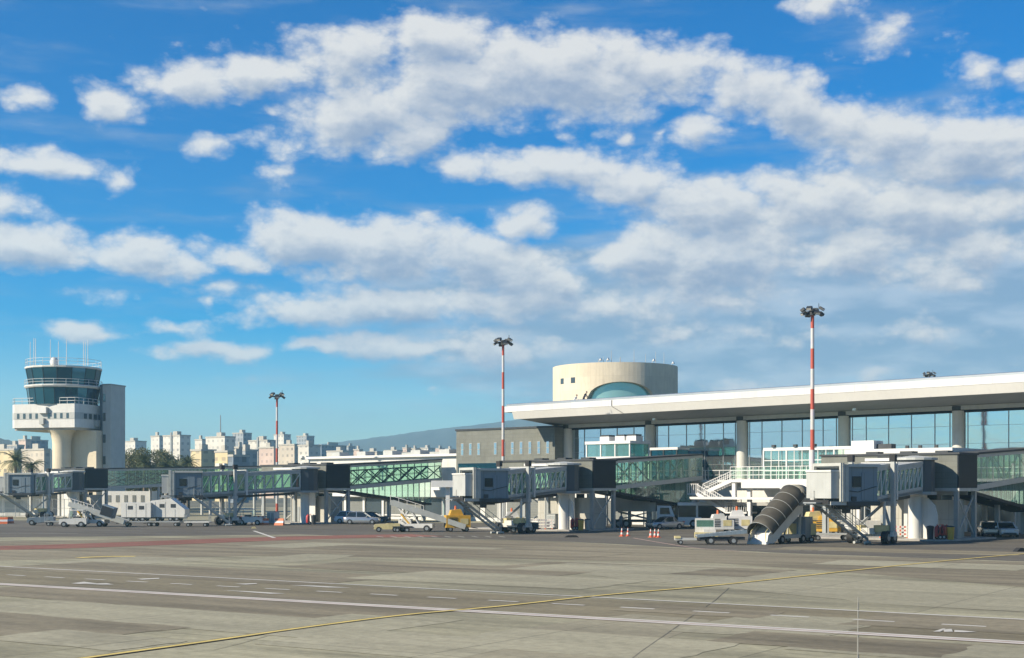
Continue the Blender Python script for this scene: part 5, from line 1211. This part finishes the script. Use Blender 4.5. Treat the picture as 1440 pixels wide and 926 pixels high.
def water_barrier(loc,rz,label,group='red and white plastic blocks'):
    o=thing('plastic_barrier',label,'barrier',loc,rz,group)
    for k,(z0,z1) in enumerate(((0,.3),(.3,.55),(.55,.85))):
        w_=.28-.07*k; MB().hexa([(-.6,-w_,z0),(.6,-w_,z0),(.6,w_,z0),(-.6,w_,z0),(-.6,-w_+.07,z1),(.6,-w_+.07,z1),(.6,w_-.07,z1),(-.6,w_-.07,z1)]).build('band',M['orange' if k!=1 else 'white_clean'],o)
    return o
# --- farthest gate
belt_loader('white belt loader in front of the tower gate, its belt sloping down right',G(137,741),R(-6),7.0,2.6)
bx=thing('dark_container','dark blue tilted container lying on the belt of the white loader by the tower gate','container',(WX(150,159),159.2,1.25),R(-6)); bb=MB(Matrix.Rotation(R(17),4,'Y')).box(-.75,.75,-.6,.6,0,1.3).build('box',M['cabgrey'],bx); MB(Matrix.Rotation(R(17),4,'Y')).box(-.72,.72,-.62,-.601,.1,1.2).build('door',M['dark_and_shade'],bx)
tractor('white tow tractor with a roof, left of the white belt loader at the tower gate',G(104,741.5),R(4))
cart('low grey cart with end rails between the two tow tractors at the tower gate',G(82,740),R(3),'grey')
tractor('small dark tow tractor without a roof, at the feet of the farthest bridge',G(58,739),R(8),'cabgrey',False)
water_barrier(G(4,737),R(10),'first red and white block from the photo edge by the mesh fence'); water_barrier(G(12.5,736.5),R(60),'red and white block nearest the dark tow tractor, right of its twin')
cart('empty baggage cart under the left end of the white trailers',G(196,740.5),R(2),'grey',False,3.6)
cart('empty baggage cart under the sloping white trailer, right of its twin',G(234,740.5),R(-2),'grey',False,3.6)
cart('railed baggage cart at the foot of the longest bridge stairs',G(278,741),R(2),'white')
tractor('white tow tractor under the longest bridge between its lift columns and the red barriers',(WX(352,168),168.5),R(175))
barrier('red and white barrier left of two, under the longest bridge',(WX(345,171),171),.1); barrier('red and white barrier right of two, under the longest bridge',(WX(363,171),171.3),-.1)
water_barrier((WX(371,168.5),168.5),.2,'red and white block beside the white post under the longest bridge'); water_barrier((WX(393,168),168),-.3,'red and white block nearest the white bridge column of the middle left gate')
extinguisher('red wheeled extinguisher in front of the pale base room at the longest bridge',(WX(433,166.5),166.5,.14),.4)
bin_('dark round bin beside the red extinguisher at the longest bridge',(WX(441,166.5),166.5,.14),'darkmetal')
# --- middle apron
belt_loader('belt loader with a broad grey belt, left of the yellow ground power unit',G(594,748),R(-6),8.0,3.0,'alu')
tractor('small pale tow tractor ahead of the broad grey belt loader',G(544,748.5),R(6),'paleyellow',False,sz=.85)
cart('low cart between the pale tow tractor and the broad belt loader',G(566,748.5),R(2),'darkmetal',False,2.0)
gpu('yellow ground power unit with louvred side left of the bridge stairs',G(643,748),R(12))
tractor('dark low tow tractor under the bridge beside the orange barriers',G(735,749.5),R(4),'darkmetal',False)
for i,x in enumerate((742,752,762,772)):
    barrier(('orange barrier %s in the row left of the white bridge column')%('farthest left','second from the left','third from the left','nearest the column')[i:i+1][0] if False else ['leftmost orange barrier in the row beside the white bridge column','second orange barrier from the left in the row beside the white bridge column','third orange barrier from the left in the row beside the white bridge column','orange barrier of the row closest to the white bridge column'][i],(WX(x,147),147.3+.25*(i%2),.14),.15*(-1)**i,1.15)
extinguisher('red extinguisher left of its twin beside the yellow bin',(WX(805,144.5),144.5,.14),.2); extinguisher('red extinguisher right of its twin, touching the yellow bin',(WX(811.5,144.7),144.7,.14),-.5)
bin_('yellow round bin in front of the pale wall beside two red extinguishers',(WX(817,144.3),144.3,.14))
bin_('pale round bin right of the yellow bin at the gate under the mast',(WX(826,144.8),144.8,.14),'concrete')
CL_=['left cone of the pair nearest the shaded lorry','right cone of the pair nearest the shaded lorry','cone, leftmost of the three by the silver hatchback','cone, middle one of the three by the silver hatchback','cone, rightmost of the three by the silver hatchback']
c0=None
for (x,y),lb in zip(((874.5,754.5),(883,754.5),(915,756),(921,756),(926,756.3)),CL_):
    c_=cone(G(x,y)) if c0 is None else copy_tree(c0); c0=c0 or c_
    place(c_,G(x,y),random.uniform(0,2),'red and white '+lb,'red and white traffic cones')
wk=person('person','apron worker in dark trousers and a grey top beside the shaded lorry',(WX(873,153.5),153.5),.6,
  [(0,0,.95),(.02,-.05,1.38),(.02,-.06,1.5),(.02,-.08,1.62),(.2,-.05,1.36),(.27,-.06,1.1),(.22,-.2,.9),(-.18,-.05,1.36),(-.25,-.02,1.08),(-.2,-.15,.9),(.1,0,.9),(.11,-.03,.48),(.12,0,.06),(-.1,0,.9),(-.12,.05,.48),(-.13,.08,.06)],M['cabgrey'],None)
# --- cargo loader platform with its tractor
def dolly(label,loc,rz):
    o=thing('cargo_dolly',label,'cargo dolly',loc,rz)
    MB().hexa([(-2.9,-1.25,1.0),(3.2,-1.25,1.55),(3.2,1.25,1.55),(-2.9,1.25,1.0),(-2.9,-1.25,1.15),(3.2,-1.25,1.75),(3.2,1.25,1.75),(-2.9,1.25,1.15)]).build('deck',M['grey'],o)
    for k in range(9):
        x=-2.5+k*.66; z=1.165+.6*(x+2.9)/6.1; MB().tube((x,-1.1,z),(x,1.1,z),.06,None,8).build('roller',M['steel'],o)
    MB().box(-2.6,3.0,-.9,.9,.6,.95).build('chassis',M['darkmetal'],o)
    for y in (-1.2,1.2): MB().hexa([(-2.9,y-.08,.9),(3.2,y-.08,1.4),(3.2,y+.08,1.4),(-2.9,y+.08,.9),(-2.9,y-.08,1.2),(3.2,y-.08,1.85),(3.2,y+.08,1.85),(-2.9,y+.08,1.2)]).build('side_rail',M['cabgrey'],o)
    for x in (-1.2,1.6):
        for y in (-.95,.95): add_wheel(o,x,y,.5,.35)
    MB().box(-5.6,-2.9,-.9,.4,.55,.8).build('front_step',M['lightgrey'],o); MB().box(-5.6,-4.9,-1.0,.5,.8,1.05).build('bumper',M['paleyellow'],o)
    for y in (-.8,.5): add_wheel(o,-4.9,y,.3,.2)
    return o
dolly('long grey cargo dolly with a sloping roller deck in front of the bus',G(1012,766),R(-2)).scale=(.66,.66,.66)
st_=thing('loader_cabin','cream loader tractor with a tall glazed back panel behind the grey cargo dolly','loader',G(993,761),R(-4)); st_.scale=(.62,.62,.66)
MB().box(-1.6,1.6,-.8,.8,.45,1.15).build('body',M['paleyellow'],st_); MB().box(-1.55,1.2,.1,.25,1.15,3.0).build('back_panel',M['white'],st_)
MB().box(-1.35,1.0,.04,.095,1.9,2.75).build('window',M['glassdark'],st_); MB().box(-.4,1.3,-.75,.0,1.15,1.5).build('console',M['white'],st_)
for x in (-1.0,1.0):
    for y in (-.7,.7): add_wheel(st_,x,y,.34,.24)
gpu('white ground power unit behind the cargo dolly, left of the white generator',(WX(1012,137),137),R(3),'white',big=False); gpu('white generator between the cargo dolly and the covered passenger stairs',(WX(1040,138),138.5),R(-5),'white_clean')
# --- covered passenger stairs
def covered_stairs(label,loc,rz):
    o=thing('covered_stairs',label,'passenger stairs',loc,rz)          # +x rises
    A=Vector((-2.9,0,.25)); B=Vector((2.6,0,3.9)); n=17
    m=MB()
    for k in range(n):
        t0=k/n; p=A.lerp(B,t0); q=A.lerp(B,(k+1)/n); m.box(p.x,q.x,-1.0,1.0,q.z-.25,q.z-.0)
    m.build('steps',M['white_clean'],o)
    for y in (-1.12,1.0): MB().prism([(-3.1,.1),(-1.9,.1),(3.4,3.2),(3.4,4.6),(2.6,4.4),(-2.9,.9)],y,y+.12).build('side_panel',M['white' if y<0 else 'lightgrey'],o)
    m=MB(); d=(B-A).normalized(); nrm=Vector((-d.z,0,d.x)); q=12; vs=[];fs=[]; ns=10
    for i in range(ns+1):
        c=(A+Vector((.35,0,0.7))).lerp(B+Vector((.8,0,.75)),i/ns)
        for k in range(q+1):
            a=math.pi*k/q; vs.append(c+Vector((0,1,0))*1.4*math.cos(a)+nrm*1.4*math.sin(a))
    for i in range(ns):
        for k in range(q): fs.append((i*(q+1)+k,i*(q+1)+k+1,(i+1)*(q+1)+k+1,(i+1)*(q+1)+k))
    m.add(vs,fs); cv=m.build('canopy',M['hood'],o,smooth=True,normals=False); so_=cv.modifiers.new('Solid','SOLIDIFY'); so_.thickness=.05
    for i in range(0,ns+1,2):
        m=MB(); c=(A+Vector((.35,0,0.7))).lerp(B+Vector((.8,0,.75)),i/ns); pts=[c+Vector((0,1,0))*1.43*math.cos(math.pi*k/q)+nrm*1.43*math.sin(math.pi*k/q) for k in range(q+1)]
        m.path(pts,.03,6); m.build('hoop',M['grey'],cv)
    MB().box(2.6,4.4,-1.3,1.3,3.75,3.95).build('landing',M['grey'],o)
    m=MB()
    vs=[];fs=[]
    for i,x in enumerate((2.9,4.4)):
        for k in range(q+1):
            a=math.pi*k/q; vs.append((x,1.3*math.cos(a),4.9+.95*math.sin(a)))
    for k in range(q): fs.append((k,k+1,q+2+k,q+1+k))
    m.add(vs,fs); hv=m.build('landing_hood',M['hoodpale'],o,smooth=True,normals=False); s2=hv.modifiers.new('Solid','SOLIDIFY'); s2.thickness=.05
    for y in (-1.25,1.2): MB().box(2.9,4.4,y,y+.05,3.95,4.9).build('hood_side',M['bellows'],o)
    MB().box(-1.2,4.6,-.95,.95,.5,.85).build('chassis',M['lightgrey'],o)
    for y in (-.7,.7):
        MB().bar((3.4,y,.85),(3.6,y,3.75),.18).build('strut',M['lightgrey'],o); MB().bar((.6,y,.85),(1.6,y,3.0),.14).build('strut',M['grey'],o)
    for x in (-.2,3.6):
        for y in (-.9,.9): add_wheel(o,x,y,.42,.3)
    MB().box(4.0,5.4,-1.0,1.0,.5,2.6).build('driver_cab',M['cabgrey'],o)
    MB().box(-3.2,-2.8,-1.1,1.1,.02,.3).build('first_step',M['white_clean'],o)
    m=MB()
    for y in (-.85,.85):
        m.path([(-2.9,y,1.25),(2.6,y,4.9)],.04)
    m.path([(-2.9,-.85,.3),(-2.9,-.85,1.25)],.04); m.path([(-2.9,.85,.3),(-2.9,.85,1.25)],.04)
    m.build('handrail',M['paleyellow'],o)
    return o
covered_stairs('mobile passenger stairs under a dark ribbed barrel canopy, white side panels',(21.9,112.6),R(46)).scale=(.84,.84,.84)
gpu('yellow and white ground power unit at the foot of the tallest looking mast',(WX(1146,131),131),R(8),'paleyellow')
gpu('small yellow power unit right of the mast foot behind the nearest bridge stairs',(WX(1164,130),130.5),R(-10),'yellow',big=False)
cart('flat cart with cream load right of the covered passenger stairs',G(1122,762.5),R(2),'darkmetal',False,3.0,cover='paleyellow')
cart('flat cart with a low white load under the nearest bridge stairs',(WX(1168,119.5),119.5),R(-4),'lightgrey',False,3.4)
# --- nearest gate
barrier('red barrier left of two beside the nearest bridge column',(WX(1248,122),122,.14),.1,1.6); barrier('red barrier right of two beside the nearest bridge column',(WX(1266,121),121,.14),-.1,1.6)
extinguisher('red extinguisher in front of the pale wall, left of its twin at the nearest gate',(WX(1318,118),118,.14),.2); extinguisher('red extinguisher between its twin and the yellow bin at the nearest gate',(WX(1326,118.2),118.2,.14),-.4)
bin_('yellow bin with dark lid at the front leg of the nearest gate block',(WX(1337,117.6),117.6,.14)); bin_('grey round bin left of the red extinguishers at the nearest gate',(WX(1308,118.3),118.3,.14),'darkmetal')
bin_('orange round bin between the red extinguisher and the yellow bin at the nearest gate',(WX(1331,119.2),119.2,.14),'orange')
tractor('white tow tractor with red trim under the nearest bridge behind its wheels',(WX(1250,127),127),R(6),'white',False)
wc=thing('wheel_chock','dark rubber wheel chock lying on the apron at the right photo edge','wheel chock',G(1434,776),.3); MB().prism([(-.45,0),(.45,0),(.12,.28),(-.12,.28)],-.25,.25).build('block',M['black'],wc); MB().tube((0,0,.26),(0,.6,.05),.02).build('rope',M['orange'],wc)
wc=thing('wheel_chock','dark rubber wheel chocks left on the apron in front of the yellow bin','wheel chock',G(804,756),.1); MB().prism([(-.7,0),(.7,0),(.4,.2),(-.4,.2)],-.25,.25).build('block',M['black'],wc)
bx2=thing('wooden_chock','small wooden chock on the apron in front of the red barriers','wheel chock',G(357,743.5),.2); MB().prism([(-.3,0),(.3,0),(.15,.2),(-.15,.2)],-.2,.2).build('block',M['paleyellow'],bx2)

for x,l,h,r_,lb in ((-107.5,-2.4,4.2,.55,'thick pale pillar left of the tower gate bridge column'),(-110.5,-1.6,4.3,.32,'thin white pillar second from the left under the tower gate block'),(-113.5,-2.2,4.2,.7,'broad grey pillar at the left end of the tower gate block')):
    o=thing('gate_pillar',lb,'pillar',S(x,l),SR,'pillars under the tower gate'); MB().lathe([(r_*1.2,0),(r_,.3),(r_,h-.3),(r_*1.3,h)],16).build('shaft',M['white' if r_<.6 else 'lightgrey'],o,smooth=True); MB().box(-r_*1.3,r_*1.3,-r_*1.3,r_*1.3,h,h+.15).build('cap',M['grey'],o)
def pole_lamp(label,loc,h=5.2):
    o=thing('pole_lamp',label,'lamp post',loc,0,'small lamp posts at the gates'); MB().tube((0,0,0),(0,0,h),.07,.05,8).build('pole',M['lightgrey'],o); MB().box(-.25,.25,-.12,.12,h,h+.14).build('lamp_head',M['white_clean'],o); return o
pole_lamp('small lamp post beside the yellow ground power unit',(WX(702,150),150)); pole_lamp('small lamp post left of the white bridge column at the nearest gate',(WX(1216,124),124),6.0); pole_lamp('small lamp post between the white trailers and the longest bridge',(WX(318,178),178))
def cabinet(label,loc,rz,wd=1.2,h=1.6,paint='lightgrey'):
    o=thing('service_cabinet',label,'cabinet',loc,rz,'service cabinets under the gates'); MB().box(-wd/2,wd/2,-.4,.4,.1,h).build('housing',M[paint],o); MB().box(-wd/2-.05,wd/2+.05,-.45,.45,h,h+.06).build('top',M['grey'],o)
    for k in (-1,1): MB().box(k*wd/4-.2*wd,k*wd/4+.2*wd,-.42,-.402,.25,h-.15).build('door',M['grey'],o)
    MB().box(-wd/2,wd/2,-.38,.38,0,.1).build('plinth',M['darkmetal'],o)
cabinet('grey service cabinet beside the orange barriers',(WX(778,148.6),148.6,.14),SR); cabinet('white service cabinet behind the two red extinguishers at the nearest gate',(WX(1299,120.2),120.2,.14),SR,1.4,1.3,'white'); cabinet('pale service cabinet under the longest bridge near the red barriers',(WX(384,170),170,.14),SR,1.5,1.5,'white')
cart('flat cart with a pale load parked under the bridge left of the mast foot',(WX(1213,126),126),R(3),'darkmetal',False,3.2,cover='white')
gpu('white ground power unit under the second nearest bridge, behind its wheels',(WX(722,150),150.5),R(5),'white',big=False)
# ---------------------------------------------------------------- trees
leaf1=leafmat('bush leaves',(.05,.065,.02),(.16,.16,.06)); leaf2=leafmat('dark leaves',(.02,.04,.02),(.06,.085,.035)); leaf3=leafmat('palm leaves',(.035,.06,.025),(.11,.13,.05))
def crown(m, blobs, n, sz):
    for (cx,cy,cz,r) in blobs:
        for _ in range(int(n*r*r/6)):
            u=Vector((random.gauss(0,1),random.gauss(0,1),random.gauss(0,1))).normalized()*r*random.uniform(.55,1.06)
            u.z*=.8; c=Vector((cx,cy,cz))+u
            if c.z<.8: continue
            a=Vector((random.gauss(0,1),random.gauss(0,1),random.gauss(0,.6))).normalized(); b=a.cross(Vector((random.gauss(0,1),random.gauss(0,1),random.gauss(0,1)))).normalized()
            s_=sz*random.uniform(.6,1.4); m.quad(c-a*s_,c+b*s_*.5,c+a*s_,c-b*s_*.5)
def tree(label,loc,h,w,lm,nb=22,n=900,sz=.17):
    o=thing('broadleaf_tree',label,'tree',loc,random.uniform(0,6),'trees between the tower and the flats')
    t=MB(); t.tube((0,0,0),(.2,.1,h*.35),.28,.2,10)
    bl=[]
    for k in range(nb):
        a=random.uniform(0,6.28); rr=w*.5*math.sqrt(random.random()); z=h*random.uniform(.34,.86)*(1-.25*(rr/(w*.5))**2); r=random.uniform(.13,.22)*w
        bl.append((rr*math.cos(a),rr*math.sin(a),z,r)); t.tube((.2,.1,h*.33),(rr*math.cos(a)*.8,rr*math.sin(a)*.8,z),.11,.04,6)
    t.build('trunk',M['bark'],o)
    m=MB(); crown(m,bl,n,sz); m.build('crown',lm,o,normals=False); return o
def palm(label,loc,h,rf=2.6,nf=30,group='palms',lean=0):
    o=thing('palm_tree',label,'palm',loc,random.uniform(0,6),group)
    MB().tube((0,0,0),(lean,0,h),.32,.24,10).build('trunk',M['bark'],o)
    m=MB()
    for k in range(nf):
        a=random.uniform(0,6.28); up=random.uniform(-.5,1.25); L_=rf*random.uniform(.8,1.1); p=Vector((lean,0,h)); d=Vector((math.cos(a)*math.cos(up),math.sin(a)*math.cos(up),math.sin(up))); q=9; pts=[p]
        for i in range(q): p=p+d*L_/q; d=(d+Vector((0,0,-.17))).normalized(); pts.append(p)
        sd_=Vector((-math.sin(a),math.cos(a),0))
        for i in range(1,q+1):
            c=pts[i-1].lerp(pts[i],.5); t=i/q; wl=.62*math.sin(math.pi*min(1,.15+t*.85))+.08; ax=(pts[i]-pts[i-1])
            for s_ in (-1,1):
                for f in (0,.5):
                    b=pts[i-1]+ax*f; tip=b+sd_*s_*wl+ax*.9+Vector((0,0,-.28*wl)); m.quad(b,b+ax*.32,tip)
        m.path(pts,.03,4)
    m.build('fronds',leaf3,o,normals=False)
    return o
def at(px,Y,z=0): return (WX(px,Y),Y,z)
tree('rounded olive green tree right beside the tower shaft',at(184,285),13.8,9,leaf1)
tree('tall olive green tree behind the palms, highest of the tree group',at(206,300),15.8,12,leaf1,28)
tree('dark green tree behind the tall palm between tower and flats',at(229,290),14.0,9,leaf2)
tree('dark green tree at the right end of the tree group before the yellow flats',at(248,305),13.0,9,leaf2)
tree('low dark green tree in front of the olive tree by the shaft',at(194,275),11,8,leaf2,14)
tree('low dark bush like tree left of the control tower stem behind the wall',at(60,290),9.5,7,leaf2,14)
tree('full olive green tree between the shaft tree and the palms',at(216,284),13.2,9,leaf1)
tree('broad dark tree behind the row of palms',at(258,298),11.5,10,leaf2)
palm('tall palm with a hanging skirt in front of the dark trees right of the tower',at(203,268),9.6,2.9,34)
palm('leftmost palm of the row in front of the yellow flats',at(236,268),9.0,2.9,34); palm('middle palm of the row in front of the yellow flats',at(251,270),8.8,2.7,30); palm('rightmost palm of the row in front of the yellow flats',at(265,272),9.6,2.9,34)
palm('large palm over the dark wall at the left photo edge',at(22,262),9.8,3.8,36); palm('smaller palm between the large palm and the tower stem',at(45,266),9.2,3.0,30)
# ---------------------------------------------------------------- town behind
F_={}
def fm(k):
    if k not in F_:
        wall,win,w_,h,mo=k; F_[k]=facade('town facade %d'%len(F_),wall,win,w_,h,mo)
    return F_[k]
WH=((.58,.55,.48),(.20,.20,.19),3.4,3.2,1.05); BE=((.50,.44,.35),(.16,.15,.13),3.2,3.1,1.0); YE=((.56,.46,.27),(.14,.12,.09),4.2,3.3,1.1); GR=((.30,.32,.33),(.08,.09,.10),3.0,3.1,.7); PK=((.52,.40,.33),(.16,.13,.12),3.2,3.1,1.0); BL=((.20,.24,.28),(.06,.07,.09),3.0,3.1,.6)
town_rz=R(-38)
def flats(label,x0,xm,x1,ytop,Y,fk,extra=None,group='blocks of flats in the town'):
    """lit side from x0 to xm, shaded side from xm to x1 (photo pixels at distance Y)"""
    th=math.atan2(-.62,.78); c,s=math.cos(th),math.sin(th)
    px=(xm-CX)/F; wl=(xm-x0)/F*Y; wr=(x1-xm)/F*Y
    r=px
    # lit wall runs back to the left from the near corner, shaded wall runs back to the right
    a=wl/max(.15,(c+s*0+ r*(-s)*-1) if False else max(.2,c - r*s*-1*-1)); b=wr/max(.2,(-s) - r*c)
    a=max(2.5,min(a,120)); b=max(2.5,min(b,60)); h=WZ(ytop+2.5,Y)
    o=thing('apartment_building',label,'flats',(WX(xm,Y),Y),th,group)
    MB().box(-a,0,0,b,0,h).build('wall',fm(fk),o)
    rf=MB().box(-a-.2,.2,-.2,b+.2,h,h+.7).build('roof',M['concrete'],o)
    MB().box(-a*.6,-a*.35,b*.3,b*.7,h+.7,h+2.6).build('stair_head',M['concrete'],rf)
    if extra=='tower': MB().box(-a*.52,-a*.44,-.6,-.01,0,h+2).build('stair_shaft',M['grey'],o)
    if extra=='balcony':
        for k in range(int(h/3.1)-1):
            MB().box(-a*.75,-a*.45,-1.2,-.01,3.1*k+3.0,3.1*k+4.0).build('balcony',M['white'],o); MB().box(-a*.15,-.3,-1.2,-.01,3.1*k+3.0,3.1*k+4.0).build('balcony',M['white'],o)
    if extra=='mast': MB().tube((-a*.5,b*.5,h),(-a*.5,b*.5,h+11),.35,.2,6).build('antenna',M['steel'],rf)
    return o
flats('narrow rounded white block left of the broad white tower block',212,224,228,612,720,WH)
flats('broad white tower block with a dark stair shaft above the trees',229,253,268,611,680,WH,'tower')
flats('small white block between the two broad white tower blocks',274,284,290,617,700,WH)
flats('broad white block with a rooftop antenna left of the grey towers',289,316,331,613,640,WH,'mast')
flats('grey tower block with dark right side, highest of the grey pair',327,342,354,607.5,860,GR)
flats('white block with balconies below the grey tower pair',349,376,388,618,660,WH,'tower')
flats('pale tower behind the light mast',385,399,409,609.5,1000,WH)
flats('grey tower pair member, right of the light mast',417,431,442,611.5,1050,GR)
flats('yellow block with balconies in front of the white towers',302,320,322,634,470,YE,'balcony')
flats('low yellow block behind the palms',268,283,304,632,500,YE)
flats('blue grey flat block right of the yellow balcony block',322,328,350,640,430,BL)
flats('low white building with an arcade right of the light mast',392,414,419,624,640,BE)
flats('pale pink low building left of the light mast',364,385,391,628,620,PK)
flats('white block with many balconies right of the arcade building',419,434,451,625,620,WH,'balcony')
flats('long blue grey block at the right of the balcony block',450,452,488,624.5,900,BL)
flats('dark narrow block at the end of the blue grey block',486,490,500,626,1000,GR)
flats('tiny white block right of the broad white tower',330,336,345,628,560,BE)
flats('grey low block behind the yellow block',330,345,362,632,520,GR)
for i,(x0,xm,x1,y,Y,k,lb) in enumerate([(459,482,497,633,700,WH,'low white roofs left of the pink houses'),(497,505,510,631,760,PK,'reddish house above the low white roofs'),(508,530,540,634,800,BE,'cream house row beside the reddish house'),(540,558,566,632,820,WH,'white house with a raised roof on the skyline right of the cream row'),
   (566,572,578,628,1000,PK,'first pink block of the skyline row'),(577,584,590,629,1000,BE,'cream block second in the skyline row'),(590,602,612,628.5,1000,WH,'wide white block third in the skyline row'),(612,618,626,629,1020,PK,'pink block fourth in the skyline row'),(625,634,640,630,1020,BE,'cream block fifth in the skyline row'),(639,646,656,631,1040,PK,'reddish block at the right end of the skyline row, against the slit window building')]):
    flats(lb,x0,xm,x1,y,Y,k)
for i,(x0,xm,x1,y,Y,k,lb) in enumerate([(-30,20,30,631,520,YE,'long yellow house on the hillside at the photo edge'),(8,24,34,625,640,GR,'grey green house below the hilltop'),(26,36,44,617,700,PK,'pinkish house with an antenna left of the dark slope block'),(34,36,68,617.5,720,BL,'dark blue block just left of the tower stem'),(30,62,70,631,500,BE,'long cream house above the palms left of the tower stem'),(-60,-25,-12,628,560,WH,'white house outside the left photo edge'),(170,190,206,619,820,WH,'white flats just above the olive trees')]):
    flats(lb,x0,xm,x1,y,Y,k)
